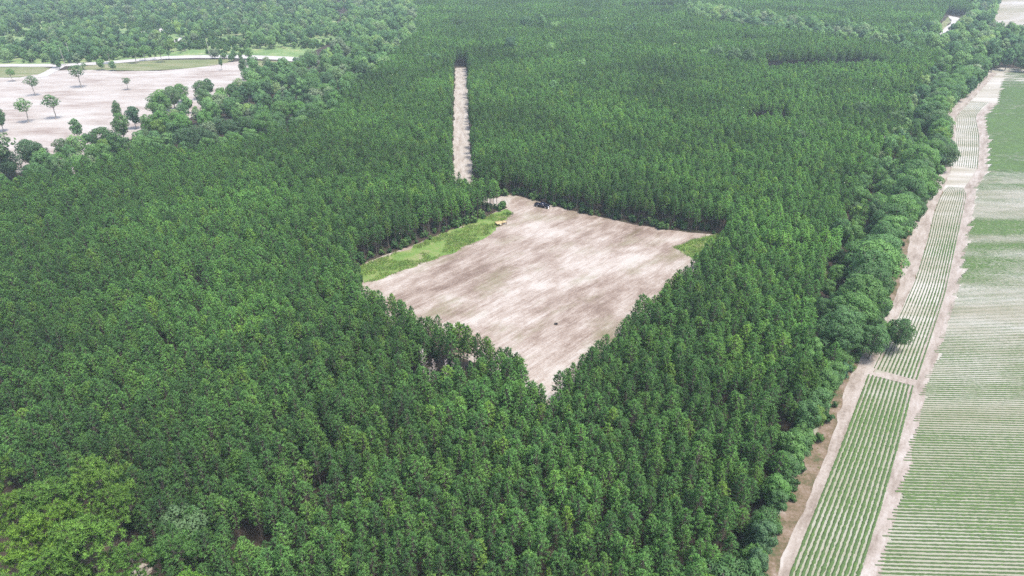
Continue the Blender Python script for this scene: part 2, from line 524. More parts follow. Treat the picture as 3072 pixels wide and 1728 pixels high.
sheet("far_sand_path", FARP, 0.09, M_white_road, 1.5, 5)
for px in ((490, 90, 26, 12), (430, 95, 14, 7), (540, 118, 8, 16), (560, 128, 10, 4)):
    c = np.array(G(px[0], px[1]))
    th = np.linspace(0, 2 * math.pi, 14)[:-1]
    sheet("bare_sand", [(c[0] + math.cos(t) * px[2] * .5, c[1] + math.sin(t) * px[3] * 2.2) for t in th], 0.09, M_white_road, 3, 4, px[0])


# ------------------------------------------------------------------ tree meshes
def unit(v):
    return v / (np.linalg.norm(v, axis=-1, keepdims=True) + 1e-9)


def blades(mb, c, d, L, W, r, m=0, t=0.5, nr=(0, 0, 1)):
    """triangles from c along d"""
    n = len(c)
    side = unit(np.cross(d, r.normal(size=(n, 3))))
    L, W = np.broadcast_to(L, (n,))[:, None], np.broadcast_to(W, (n,))[:, None]
    V = np.stack([c - side * W / 2, c + side * W / 2, c + d * L], 1).reshape(-1, 3)
    i = np.arange(n) * 3
    mb.add(V, np.stack([i, i + 1, i + 2], 1), m, t, nr)


def leaves(mb, c, nrm, S, r, m=0, t=0.5, nr=None):
    n = len(c)
    a = unit(np.cross(nrm, r.normal(size=(n, 3))))
    b = np.cross(nrm, a)
    S = np.broadcast_to(S, (n,))[:, None]
    V = np.stack([c - a * S, c - b * S * .55, c + a * S, c + b * S * .55], 1).reshape(-1, 3)
    i = np.arange(n) * 4
    mb.add(V, np.stack([i, i + 1, i + 2, i + 3], 1), m, t, nrm if nr is None else nr)


def pine(seed, H=10.5, R=1.65, base=0.36, nwh=13, per=6, nb=11, needle=0.46, shape=0.62, lean=0.15):
    r = np.random.default_rng(seed)
    wood, fol = MB(), MB()
    bend = r.normal(size=2) * lean
    ax = lambda z: np.array([bend[0] * (z / H) ** 2, bend[1] * (z / H) ** 2, z])
    zs = [0, 0.3, 0.6, 0.85, 1.0]
    rad = lambda z: 0.115 * H / 10.5 * (1 - 0.85 * z / H)
    for a, b in zip(zs[:-1], zs[1:]):
        wood.tube(ax(a * H), ax(b * H), rad(a * H), rad(b * H), 6)
    # dead stubs under the crown
    for k in range(10):
        z = H * r.uniform(0.15, base + .05)
        th = r.uniform(0, 6.28)
        L = r.uniform(.4, 1.1)
        wood.tube(ax(z), ax(z) + np.array([math.cos(th) * L, math.sin(th) * L, r.uniform(-.2, .25)]), 0.025, 0.008, 3)
    C, D, T = [], [], []
    for w in range(nwh):
        f = (w + r.uniform(-.3, .3)) / (nwh - 1)
        f = min(max(f, 0), 1)
        z = H * (base + (0.985 - base) * f)
        rr = R * (1 - f) ** shape * (0.55 + 0.45 * min(1, f / 0.22)) * r.uniform(.85, 1.15) + 0.12
        th0 = r.uniform(0, 6.28)
        nper = per if f < .85 else max(3, per - 2)
        for k in range(nper):
            th = th0 + k * 6.28 / nper + r.uniform(-.35, .35)
            L = rr * r.uniform(.72, 1.12)
            rise = r.uniform(.15, .5) + 0.5 * f
            out = np.array([math.cos(th), math.sin(th), rise * .8])
            p0 = ax(z - 0.25)
            p1 = p0 + out * np.array([L, L, L])
            wood.tube(p0, p1, 0.03, 0.008, 3)
            for s in ((0.62, 0.85, 1.02) if L > .8 else (0.7, 1.0)):
                c = p0 + (p1 - p0) * s + r.normal(size=3) * .10
                t = r.random()
                for q in range(nb):
                    dv = unit(out * .85 + np.array([0, 0, .95]) + r.normal(size=3) * .7)
                    C.append(c)
                    D.append(dv)
                    T.append(t)
    for q in range(14):
        C.append(ax(H * .985))
        D.append(unit(np.array([0, 0, 1.2]) + r.normal(size=3) * .5))
        T.append(0.5)
    C, D, T = np.array(C), np.array(D), np.array(T)
    n = len(C)
    axis = np.stack([bend[0] * (C[:, 2] / H) ** 2, bend[1] * (C[:, 2] / H) ** 2, np.full(n, H * (base + .25))], 1)
    out = unit((C - axis) / np.array([R, R, H * .42]))
    nr = unit(out * .5 + D * .5 + np.array([0, 0, .5]) + r.normal(size=(n, 3)) * .12)
    blades(fol, C - D * .05, D, needle * r.uniform(.7, 1.15, n), 0.155 * r.uniform(.8, 1.2, n), r, 0, T, nr)
    return wood, fol


def tall_pine(seed, H=19, R=4.1, base=0.55, ncl=46):
    """mature open-crowned pine: limbs that end in rounded pads of needles"""
    r = np.random.default_rng(seed)
    wood, fol = MB(), MB()
    bend = r.normal(size=2) * .5
    ax = lambda z: np.array([bend[0] * (z / H) ** 2, bend[1] * (z / H) ** 2, z])
    zs = np.linspace(0, 1, 7)
    for a, b in zip(zs[:-1], zs[1:]):
        wood.tube(ax(a * H), ax(b * H), .28 * (1 - .8 * a), .28 * (1 - .8 * b), 7)
    C, D, T = [], [], []
    for k in range(ncl):
        f = r.random() ** .8
        z = H * (base + (1 - base) * f)
        th = k * 2.4 + r.uniform(-.4, .4)
        L = R * (1 - f ** 2.2) ** .6 * r.uniform(.55, 1.08) + .3
        p0, p1 = ax(z - L * .25), ax(z) + np.array([math.cos(th) * L, math.sin(th) * L, r.uniform(-.1, .22) * L])
        mid = (p0 + p1) / 2 + np.array([0, 0, -.12 * L])
        wood.tube(p0, mid, .07, .045, 4)
        wood.tube(mid, p1, .045, .015, 4)
        sub = r.integers(5, 9)
        for q in range(sub):
            c = p1 + r.normal(size=3) * np.array([.85, .85, .25]) if q else p1
            if q:
                wood.tube(mid + (p1 - mid) * r.uniform(.2, .8), c, .025, .01, 3)
            t = r.random()
            m = 38
            dv = unit(r.normal(size=(m, 3)) + np.array([0, 0, .6]))
            C += [c] * m
            D += list(dv)
            T += [t] * m
    C, D, T = np.array(C), np.array(D), np.array(T)
    n = len(C)
    blades(fol, C, D, .66 * r.uniform(.7, 1.1, n), .17 * r.uniform(.8, 1.2, n), r, 0, T, unit(D + np.array([0, 0, .5]) + r.normal(size=(n, 3)) * .2))
    return wood, fol


def broadleaf(seed, R=4.5, H=12, cb=0.3, nl=15, nleaf=240, ls=0.34, flat=0.8, trunk=.22, gap=0.0, low=False, rag=0.0):
    r = np.random.default_rng(seed)
    wood, fol = MB(), MB()
    cz = H * (cb + 1) / 2
    rz = H * (1 - cb) / 2
    fork = np.array([r.normal() * .3, r.normal() * .3, H * (cb + .08)])
    wood.tube((0, 0, -.1), fork * .55 + np.array([r.normal() * .1, r.normal() * .1, 0]), trunk * 1.25, trunk, 7)
    wood.tube(fork * .55, fork, trunk, trunk * .8, 6)
    lobes = []
    for i in range(nl):
        u = (i + .5) / nl
        zz = 1 - u * (1.55 if not low else 1.9)
        th = i * 2.39996 + r.uniform(-.5, .5)
        s = math.sqrt(max(0, 1 - zz * zz))
        k = r.uniform(.5, .78) + rag * r.uniform(-.18, .22)
        c = np.array([math.cos(th) * s * R * k, math.sin(th) * s * R * k, cz + zz * rz * .72 * r.uniform(.85, 1.1)])
        lobes.append((c, R * (r.uniform(.30, .46) - .11 * rag)))
    lobes.append((np.array([0, 0, cz - .1 * H]), R * .5))
    for c, lr in lobes:
        mid = (fork + c) / 2 + r.normal(size=3) * .25
        wood.tube(fork, mid, trunk * .5, trunk * .25, 5)
        wood.tube(mid, c, trunk * .25, trunk * .08, 4)
        for q in range(3):
            wood.tube(c, c + r.normal(size=3) * lr * .5 + np.array([0, 0, lr * .3]), trunk * .09, .012, 3)
        m = int(nleaf * (lr / (R * .38)) ** 2)
        d = unit(r.normal(size=(m, 3)) + np.array([0, 0, .35]))
        lump = fbm(d[:, 0] * 2.2 + seed, d[:, 1] * 2.2 + d[:, 2] * 1.7, 2)
        rad = lr * (.68 + .62 * lump + r.normal(size=m) * .07)
        keep = r.random(m) > gap
        p = c + d * rad[:, None] * np.array([1, 1, flat])
        nr = unit(d + r.normal(size=(m, 3)) * .55 + np.array([0, 0, .25]))
        t = np.clip(.5 + (lump - .5) * .5 + r.normal(size=m) * .16, 0, 1)
        oc = unit((p - np.array([0, 0, cz])) / np.array([R, R, rz]))
        sn = unit(d * .55 + oc * .3 + nr * .55 + np.array([0, 0, .1]))
        leaves(fol, p[keep], nr[keep], ls * r.uniform(.7, 1.2, m)[keep], r, 0, t[keep], sn[keep])
    return wood, fol


def bare_tree(seed, H=8, spread=1.2, n=26):
    r = np.random.default_rng(seed)
    wood, br = MB(), MB()
    wood.tube((0, 0, 0), (0, 0, H * .5), .10, .07, 5)
    wood.tube((0, 0, H * .5), (r.normal() * .2, r.normal() * .2, H), .07, .015, 5)
    for k in range(n):
        z = H * r.uniform(.3, .95)
        th = r.uniform(0, 6.28)
        L = spread * r.uniform(.5, 1.1) * (1.15 - z / H) * 1.6
        p1 = np.array([math.cos(th) * L * .75, math.sin(th) * L * .75, z + L * r.uniform(.7, 1.1)])
        br.tube((0, 0, z), p1, .055, .02, 3)
        for q in range(5):
            b = np.array([0, 0, z]) + (p1 - np.array([0, 0, z])) * r.uniform(.3, .95)
            br.tube(b, b + np.array([r.normal() * .3, r.normal() * .3, r.uniform(.2, .7)]) * L * .6, .03, .014, 3)
    return wood, br


# prototypes
PINES = []
for k in range(9):
    r_ = np.random.default_rng(500 + k)
    w, f = pine(100 + k, H=10.5 * r_.uniform(.93, 1.08), R=r_.uniform(1.5, 2.1), base=r_.uniform(.42, .52), shape=r_.uniform(.6, .85))
    PINES.append((w.mesh("pine_trunk", [M_bark]), f.mesh("pine_crown", [M_pine]), w, f))
TALLS = []
for k in range(4):
    w, f = tall_pine(200 + k)
    TALLS.append((w.mesh("tall_trunk", [M_bark]), f.mesh("tall_crown", [M_leaf])))
BROADS = {}
for kind, n, kw in (("oak", 5, dict(R=5.2, H=12, cb=.14, nl=34, nleaf=430, ls=.235, flat=.72, trunk=.34, low=True, rag=1.0)),
                    ("round", 6, dict(R=3.8, H=11.5, cb=.16, nl=20, nleaf=400, ls=.225, flat=.85, trunk=.22, low=True, rag=.8)),
                    ("narrow", 3, dict(R=2.3, H=12, cb=.22, nl=14, nleaf=290, ls=.22, flat=1.1, trunk=.16)),
                    ("lone", 4, dict(R=2.7, H=10, cb=.36, nl=10, nleaf=120, ls=.27, flat=.85, trunk=.15, gap=.42))):
    BROADS[kind] = []
    for k in range(n):
        w, f = broadleaf(300 + k + 17 * len(BROADS), **kw)
        BROADS[kind].append((w.mesh("broad_trunk", [M_grey_bark]), f.mesh("broad_crown", [M_leaf])))
KR = dict(oak=5.2, round=3.8, narrow=2.3, lone=2.7)
KH = dict(oak=12, round=11.5, narrow=12, lone=10)

# hidden library of joined trees for the far, uncountable woods
LIB = {}


def library(name, meshes):
    c = bpy.data.collections.new(name)
    for i, me in enumerate(meshes):
        o = bpy.data.objects.new("%s_%02d" % (name, i), me)
        c.objects.link(o)
    LIB[name] = c
    return c


def joined(w, f, mats, name):
    j = MB()
    for src, mi in ((w, 0), (f, 1)):
        for V, F, T, N_, base in zip(src.V, src.F, src.T, src.N, np.cumsum([0] + [len(v) for v in src.V])):
            j.add(V, F - base, mi, T, N_)
    return j.mesh(name, mats)


library("stand_pines", [joined(w, f, [M_bark, M_pine], "stand_pine") for _, _, w, f in PINES])
wood_lib = []
for k in range(7):
    r_ = np.random.default_rng(900 + k)
    w, f = broadleaf(700 + k, R=r_.uniform(2.6, 4.4), H=r_.uniform(8, 12), cb=.15, nl=12, nleaf=110, ls=.42, flat=.9, trunk=.2, low=True)
    wood_lib.append(joined(w, f, [M_grey_bark, M_wood], "wood_tree"))
library("wood_trees", wood_lib)
sh = []
for k in range(4):
    w, f = broadleaf(800 + k, R=1.0, H=2.0, cb=.0, nl=6, nleaf=60, ls=.2, flat=.9, trunk=.04, low=True)
    sh.append(joined(w, f, [M_grey_bark, M_shrub], "shrub"))
library("shrubs", sh)
gt = []
for k in range(3):
    r_ = np.random.default_rng(60 + k)
    mb = MB()
    n = 26
    c = np.stack([r_.normal(size=n) * .3, r_.normal(size=n) * .3, np.zeros(n)], 1)
    blades(mb, c, unit(r_.normal(size=(n, 3)) * .45 + np.array([0, 0, 1])), r_.uniform(.25, .6, n), .11, r_, 0, r_.random(n))
    gt.append(mb.mesh("grass_tuft", [M_grass]))
library("grass_tufts", gt)


def scatter(name, P, lib, scale, kind='stuff', label=None, cat=None, yaw=None, tilt=0.0):
    """one object of many instances, for what nobody could count"""
    n = len(P)
    me = bpy.data.meshes.new(name)
    me.vertices.add(n)
    P3 = np.zeros((n, 3), np.float32)
    P3[:, :P.shape[1]] = P
    me.vertices.foreach_set("co", P3.ravel())
    a = me.attributes.new("turn", 'FLOAT_VECTOR', 'POINT')
    rot = np.zeros((n, 3), np.float32)
    rot[:, 2] = rng.uniform(0, 6.28, n)
    rot[:, :2] = rng.normal(size=(n, 2)) * tilt
    a.data.foreach_set("vector", rot.ravel())
    a = me.attributes.new("size", 'FLOAT_VECTOR', 'POINT')
    s = np.asarray(scale, np.float32)
    if s.ndim == 1:
        s = np.stack([s, s, s], 1)
    a.data.foreach_set("vector", s.astype(np.float32).ravel())
    a = me.attributes.new("pick", 'INT', 'POINT')
    a.data.foreach_set("value", rng.integers(0, len(LIB[lib].objects), n).astype(np.int32))
    o = put(name, me)
    ng = bpy.data.node_groups.new(name, 'GeometryNodeTree')
    ng.interface.new_socket("Geometry", in_out='INPUT', socket_type='NodeSocketGeometry')
    ng.interface.new_socket("Geometry", in_out='OUTPUT', socket_type='NodeSocketGeometry')
    N, Lk = ng.nodes, ng.links
    gi, go = N.new("NodeGroupInput"), N.new("NodeGroupOutput")
    ip = N.new("GeometryNodeInstanceOnPoints")
    ci = N.new("GeometryNodeCollectionInfo")
    ci.inputs["Collection"].default_value = LIB[lib]
    ci.inputs["Separate Children"].default_value = True
    ci.inputs["Reset Children"].default_value = True
    Lk.new(gi.outputs[0], ip.inputs["Points"])
    Lk.new(ci.outputs[0], ip.inputs["Instance"])
    ip.inputs["Pick Instance"].default_value = True

    def attr(nm, ty):
        q = N.new("GeometryNodeInputNamedAttribute")
        q.data_type = ty
        q.inputs["Name"].default_value = nm
        return next(x for x in q.outputs if x.enabled and x.name == "Attribute")
    Lk.new(attr("pick", 'INT'), ip.inputs["Instance Index"])
    e = N.new("FunctionNodeEulerToRotation")
    Lk.new(attr("turn", 'FLOAT_VECTOR'), e.inputs[0])
    Lk.new(e.outputs[0], ip.inputs["Rotation"])
    Lk.new(attr("size", 'FLOAT_VECTOR'), ip.inputs["Scale"])
    Lk.new(ip.outputs[0], go.inputs[0])
    md = o.modifiers.new("scatter", 'NODES')
    md.node_group = ng
    return tag(o, label, cat, None, kind)


# ------------------------------------------------------------------ where the trees stand
TL_OUT_PX = [(2275, 1790), (2300, 1700), (2370, 1500), (2440, 1330), (2475, 1260), (2540, 1130), (2570, 1060), (2605, 1000), (2660, 940), (2685, 860), (2698, 760), (2735, 680), (2775, 610), (2790, 540), (2838, 480),
             (2850, 420), (2828, 350), (2850, 310), (2900, 268), (2950, 226), (2968, 196)]
TL_IN_PX = [(2830, 165), (2800, 200), (2755, 270), (2700, 360), (2640, 440), (2580, 540), (2535, 640), (2490, 760), (2450, 900), (2420, 1050), (2400, 1200), (2330, 1350), (2240, 1500), (2110, 1728), (2080, 1790)]
TREELINE = np.vstack([GP(TL_OUT_PX, 5), GP(TL_IN_PX, 8)])
TL_EDGE = GP(TL_OUT_PX, 4)
FARTREES = GP([(2700, 112), (2788, 100), (2850, 98), (2885, 76), (2905, 30), (2920, -30), (3000, -30), (2980, 50), (2964, 96), (3100, 118), (3700, 140), (3700, 240), (3072, 212), (2962, 203), (2800, 180)], 3)
BAND = GP([(2060, 10), (2200, 40), (2400, 60), (2640, 105), (2700, 115), (2760, 165), (2600, 128), (2480, 112), (2380, 97), (2250, 80), (2060, 52)], 8)
LOWGAP = [GP([(2285, 204), (2620, 198), (2650, 232), (2300, 246)]), GP([(2215, 368), (2350, 358), (2370, 392), (2230, 402)]), GP([(1860, 28), (2020, 30), (2020, 46), (1860, 46)])]
BOTTOM_TALL = GP([(-120, 1290), (60, 1330), (250, 1370), (370, 1450), (420, 1560), (470, 1640), (560, 1790), (-200, 1790)], 14)
GREY = [(1580, 82, 5.5), (1625, 78, 5), (1665, 84, 4.5), (1532, 150, 4), (1650, 150, 4), (1545, 275, 3.4), (1660, 262, 3.2), (1745, 205, 3.2), (1290, 178, 4), (1310, 185, 3.5), (1800, 60, 4), (1880, 100, 4), (1900, 92, 4.5),
        (2150, 170, 5), (2200, 182, 5.5), (2240, 190, 5), (2110, 160, 4), (2580, 335, 4), (2690, 350, 3.6), (2480, 250, 3), (2400, 405, 3.4), (2460, 380, 3), (1880, 330, 2.6), (1960, 345, 2.8), (1200, 470, 2.8), (1040, 500, 2.8),
        (110, 790, 2.8), (740, 655, 2.2), (385, 720, 2.4), (1180, 130, 4), (2020, 140, 4)]
GREY_XY = np.array([G(x, y, 8) for x, y, _ in GREY])
DEADC = np.array(G(1325, 1110, 5.5))

# planting grid of the pine stand
PD = math.radians(54)
u, v = np.meshgrid(np.arange(-1100, 1500, 2.4), np.arange(-1100, 1300, 2.1))
u, v = u.ravel(), v.ravel()
u = u + rng.normal(size=u.shape) * .55
v = v + rng.normal(size=v.shape) * .55
P = np.stack([u * math.cos(PD) - v * math.sin(PD), u * math.sin(PD) + v * math.cos(PD)], 1)
k = (P[:, 1] > 35) & (P[:, 1] < 1180) & (np.abs(P[:, 0]) < 70 + P[:, 1] * .85)
P = P[k]
bad = inside(P, CLEAR) | (dist_line(P, CLEAR, True) < .9) | (dist_line(P, ROAD) < 5.2)
bad |= inside(P, WOOD) | inside(P, LOT) | inside(P, FIELD) | inside(P, FARTREES) | inside(P, BAND) | inside(P, FAR_OPEN) | inside(P, FARP) | inside(P, FARV) | inside(P, FARF)
bad |= (dist_line(P, WHITE_ROAD) < 8) | inside(P, SCRUB)
tl = inside(P, TREELINE)
bad |= tl & (rng.random(len(P)) < np.where(P[:, 1] < 135, .72, .92))
bad |= inside(P, BOTTOM_TALL)
east = P[:, 0] > np.interp(P[:, 1], GP(TL_OUT_PX, 5)[:, 1], GP(TL_OUT_PX, 5)[:, 0])
bad |= east & (P[:, 1] < 560)
for (gx, gy), (_, _, R) in zip(GREY_XY, GREY):
    bad |= np.hypot(P[:, 0] - gx, P[:, 1] - gy) < R * .8
bad |= np.hypot((P[:, 0] - DEADC[0]) / 1.55, P[:, 1] - DEADC[1]) < 5.2
bad |= rng.random(len(P)) < .035
hole = fbm(P[:, 0] / 9 + 31, P[:, 1] / 9, 2)
bad |= hole < .165
P = P[~bad]
hgt = (.80 + .28 * fbm(P[:, 0] / 60, P[:, 1] / 60, 2)) * rng.normal(1, .105, len(P))
for lg in LOWGAP:
    hgt[inside(P, lg)] *= .2
hgt *= np.where(P[:, 1] > 480, 1.06, 1.0)
hgt = np.clip(hgt, .16, 1.35)
wid = np.clip(hgt, .6, 1.2) * rng.uniform(.8, 1.18, len(P))

# the largest showing ones are things of their own
top = np.column_stack([P, hgt * 9])
px, py = project(top)
show = (px > -20) & (px < 3092) & (py > 0) & (py < 1735)
slant = np.sqrt(P[:, 0] ** 2 + P[:, 1] ** 2 + (CAM_H - 7) ** 2)
order = np.argsort(np.where(show, slant, 1e9))
N_IND = 283
ind = order[:N_IND]
rest = np.ones(len(P), bool)
rest[ind] = False
scatter("pine_stand", P[rest], "stand_pines", np.stack([wid[rest], wid[rest], hgt[rest]], 1), label="closed stand of young dark green plantation pines around the clearing", cat="pine stand", tilt=.02)


def tree(name, meshes, x, y, rz, sc, label, cat, group, color=None, parts=("trunk", "crown")):
    e = bpy.data.objects.new(name, None)
    e.location, e.rotation_euler, e.scale = (x, y, 0), (0, 0, rz), sc
    e.empty_display_size = .5
    COL.objects.link(e)
    tag(e, label, cat, group)
    for nm, me in zip(parts, meshes):
        o = put(nm, me, e)
        if color is not None:
            o.color = (*color, 1)
    return e


ind_px = project(np.column_stack([P[ind], hgt[ind] * 8]))[0]
ZONES = ((720, "near the tall bright pines at the bottom left"), (1130, "in the bottom rows left of centre"), (1560, "in the bottom rows at mid picture"),
         (1950, "in the bottom rows right of centre"), (9999, "close to the right tree line's near end"))
for i in ind:
    p = PINES[rng.integers(0, len(PINES))]
    zn = next(t for lim, t in ZONES if ind_px[list(ind).index(i)] < lim)
    tree("pine_tree", p[:2], P[i, 0], P[i, 1], rng.uniform(0, 6.28), (wid[i], wid[i], hgt[i]), "slim young dark green pine " + zn, "pine", "young pines " + zn)

# tall old pines in the bottom left corner
for (x, y, s, c, lab) in [
        (150, 1480, 1.0, (0.082, 0.162, 0.033), "broad tall pine with a bright green open crown, topmost of the bottom left clump"),
        (265, 1420, .92, (0.096, 0.172, 0.033), "tall pine with a rounded yellowish green top behind the broad bright crown"),
        (60, 1610, .95, (0.111, 0.198, 0.028), "tall pine with a vivid yellow-green crown at the left edge"),
        (250, 1600, 1.05, (0.092, 0.177, 0.033), "large tall pine with rounded bright needle pads beside the dark gap"),
        (130, 1700, .9, (0.096, 0.187, 0.033), "tall light green pine cut by the bottom edge of the view"),
        (-40, 1400, .85, (0.096, 0.177, 0.033), "yellowish tall pine cut by the left edge of the view"),
        (400, 1665, .78, (0.077, 0.162, 0.033), "rounded bright pine standing above the pale sandy patch"),
        (525, 1640, .72, (0.067, 0.146, 0.038), "mid green open pine just right of the pale sandy patch"),
        (350, 1750, .7, (0.087, 0.172, 0.033), "bright pine top poking in at the bottom edge"),
        (20, 1780, .9, (0.087, 0.166, 0.033), "tall pine in the very corner of the view"),
        (330, 1500, .8, (0.096, 0.182, 0.033), "rounded bright pine between the yellowish top and the dark gap"),
        (185, 1545, .9, (0.101, 0.187, 0.028), "tall bright pine in the heart of the bottom left clump"),
        (40, 1520, .9, (0.096, 0.177, 0.028), "tall light green pine left of the broad crown by the left edge"),
        (190, 1680, .85, (0.092, 0.182, 0.028), "bright open pine between the corner and the pale sandy patch"),
        (560, 1745, .55, (0.096, 0.198, 0.028), "small vivid green pine top at the bottom edge right of the sandy patch")]:
    gx, gy = G(x, y, 17 * s)
    tree("pine_tree", TALLS[rng.integers(0, 4)], gx, gy, rng.uniform(0, 6.28), (s, s, s), lab, "pine", "tall old pines in the bottom left corner", tuple(np.array(c) * rng.uniform(.95, 1.25)))
gx, gy = G(2405, 1150, 9)
tree("pine_tree", TALLS[1], gx, gy, 1.1, (.62, .62, .72), "tall bright green pine with a bare grey leaning stem at the field edge", "pine", None, (.085, .17, .04))
c = G(420, 1715)
sheet("bare_sand", [(c[0] + math.cos(t) * 2.0, c[1] + math.sin(t) * 1.5) for t in np.linspace(0, 6.28, 12)[:-1]], 0.03, M_road, .5, 1, 3)
c = G(345, 1640)
sheet("bare_soil", [(c[0] + math.cos(t) * 2.6, c[1] + math.sin(t) * 1.4) for t in np.linspace(0, 6.28, 12)[:-1]], 0.03, M_verge, .5, 1, 8)

# ------------------------------------------------------------------ broadleaved trees
PAL = {"dark green": (.048, .098, .036), "mid green": (.065, .128, .039), "bright green": (.060, .128, .034), "yellow-green": (.082, .138, .032), "grey-green": (.058, .098, .044), "dusky blue-green": (.042, .080, .037)}
cands = []      # x, y, kind, scale, colour name, place


def poisson(poly, d, extra=None, dens=None):
    lo, hi = poly.min(0), poly.max(0)
    n = int((hi[0] - lo[0]) * (hi[1] - lo[1]) / d ** 2 * 2.2)
    Q = rng.uniform(lo, hi, (n, 2))
    Q = Q[inside(Q, poly)]
    if extra is not None:
        Q = Q[~extra(Q)]
    cell, out = {}, []
    for q in Q:
        ci = (int(q[0] // d), int(q[1] // d))
        ok = True
        for a in (-1, 0, 1):
            for b in (-1, 0, 1):
                for o in cell.get((ci[0] + a, ci[1] + b), ()):
                    if (o[0] - q[0]) ** 2 + (o[1] - q[1]) ** 2 < d * d:
                        ok = False
        if ok:
            cell.setdefault(ci, []).append(q)
            out.append(q)
    return np.array(out)


def pickcol(w):
    return list(PAL)[rng.choice(6, p=np.array(w) / sum(w))]


def right_place(y):
    for lim, s in ((105, "by the near farm track"), (128, "beside the near crop strip"), (150, "by the cross path of the crop strips"), (185, "below the overhanging oak"), (235, "beside the middle crop strip"),
                   (300, "by the top of the middle crop strip"), (380, "beside the curved far crop strip"), (470, "above the curved far crop strip")):
        if y < lim:
            return s
    return "at the field's far corner"


# front row of the right tree line, then the mixed rows behind it
seg = np.diff(TL_EDGE, axis=0)
sl = np.linalg.norm(seg, axis=1)
cum = np.concatenate([[0], np.cumsum(sl)])
s = 2.0
while s < cum[-1] - 2:
    i = np.searchsorted(cum, s) - 1
    i = max(0, min(i, len(seg) - 1))
    d = seg[i] / sl[i]
    p = TL_EDGE[i] + d * (s - cum[i])
    near = p[1] < 135
    kind = rng.choice(["oak", "round", "narrow"], p=[.12, .68, .2] if near else [.6, .35, .05])
    sc = rng.uniform(.62, .88) if near else rng.uniform(1.0, 1.38)
    if kind == "oak" and near:
        sc *= .75
    R = KR[kind] * sc
    inw = np.array([-d[1], d[0]])
    c = p + inw * R * rng.uniform(.85, 1.05)
    cands.append((c[0], c[1], kind, sc, pickcol([.36, .36, .12, .05, 0, .11] if near else [.52, .38, .03, .02, .04, .01]), right_place(c[1])))
    s += R * rng.uniform(1.15, 1.5)
front = np.array([c[:2] for c in cands])
Q = poisson(TREELINE, 5.2, lambda Q: np.min(np.linalg.norm(Q[:, None] - front[None], axis=2), axis=1) < 4.6)
Q = Q[~inside(Q, CLEAR)]
for q in Q:
    kind = rng.choice(["round", "narrow", "oak"], p=[.55, .25, .2])
    cands.append((q[0], q[1], kind, rng.uniform(.7, 1.0), pickcol([.42, .36, .06, .03, .07, .06]), right_place(q[1]).replace("beside", "set back from").replace("by the near", "set back from the near")))
# belt below the sand lot and the wood above it
NOROAD = lambda Q: inside(Q, LOT) | (dist_line(Q, WHITE_ROAD) < 10) | inside(Q, VERGE1) | inside(Q, VERGE2) | inside(Q, VERGE3) | (dist_line(Q, ROAD) < 6)
BELT = GP([(-200, 470), (0, 455), (150, 440), (215, 370), (400, 320), (470, 270), (620, 250), (720, 215), (800, 195), (930, 185), (1020, 120), (1060, -40), (1150, -40), (1255, 30), (1240, 105), (1150, 195), (1055, 245), (1000, 335), (900, 375),
           (770, 425), (600, 450), (430, 455), (300, 495), (150, 535), (-200, 570)], 8)
SPARSE = GP([(630, 215), (760, 176), (795, 188), (805, 238), (705, 268), (640, 305)], 5)
Q = poisson(BELT, 6.0, lambda Q: (inside(Q, SPARSE) & (rng.random(len(Q)) < .9)) | (dist_line(Q, WHITE_ROAD) < 10) | (inside(Q, LOT) & (rng.random(len(Q)) < .86)) | inside(Q, VERGE3))


def belt_place(x, y):
    a, b = project(np.array([[x, y, 7]]))
    a = a[0]
    if b[0] < 190:
        return "beyond the dirt road head" if a > 950 else "behind the pale road"
    for lim, s in ((160, "at the belt's left end"), (330, "below the sand lot corner"), (520, "in the belt along the sand lot"), (720, "in the middle of the belt"), (900, "in the belt below the road"),
                   (1300, "at the belt's right end")):
        if a < lim:
            return s
    return "in the woodland belt"


for q in Q:
    kind = rng.choice(["round", "oak", "narrow"], p=[.6, .22, .18])
    cands.append((q[0], q[1], kind, rng.uniform(.72, 1.2) * (1.0 if q[1] < 500 else 1.05), pickcol([.32, .28, .12, .03, .10, .15]), belt_place(q[0], q[1])))
Q = poisson(FARTREES, 8.0, lambda Q: inside(Q, FAR_OPEN))
for q in Q:
    cands.append((q[0], q[1], rng.choice(["round", "oak"]), rng.uniform(.95, 1.3), pickcol([.3, .35, .15, 0, .1, .1]), "beyond the crop field's far end"))
Q = poisson(BAND, 8.0)
for q in Q:
    cands.append((q[0], q[1], rng.choice(["round", "oak"]), rng.uniform(.95, 1.25), pickcol([.2, .35, .3, .1, .05, 0]), "in the band across far pines"))
for (gx, gy), (_, _, R) in zip(GREY_XY, GREY):
    if gy > 250:
        cands.append((gx, gy, "round", R / 3.8 * 1.2, "grey-green", "standing alone among the pines"))
# hand placed
for x, y, z, kind, sc, colr, place in ((2695, 1012, 4, "oak", .72, "dark green", "reaching out over the crop strip"), (2625, 1015, 6, "oak", .85, "dark green", "behind the overhanging oak at the crop strip"),
                                       (2655, 1000, 4, "round", .6, "mid green", "between the overhanging oak and the track"),
                                       (2845, 460, 5, "oak", .85, "dark green", "leaning over the head of the middle crop strip"), (2680, 425, 9, "round", .5, "yellow-green", "above the dead white branches"),
                                       (2245, 485, 9, "round", .55, "yellow-green", "alone among the dark pines right of the clearing"), (2460, 720, 8, "round", .62, "yellow-green", "at the inner side of the right tree line"),
                                       (2720, 470, 7, "oak", .8, "yellow-green", "near the top of the right tree line"), (545, 1560, 9, "round", 1.2, "grey-green", "with bare pale branch tips beside the bright tall pines")):
    gx, gy = G(x, y, z)
    cands.append((gx, gy, kind, sc, colr, place))

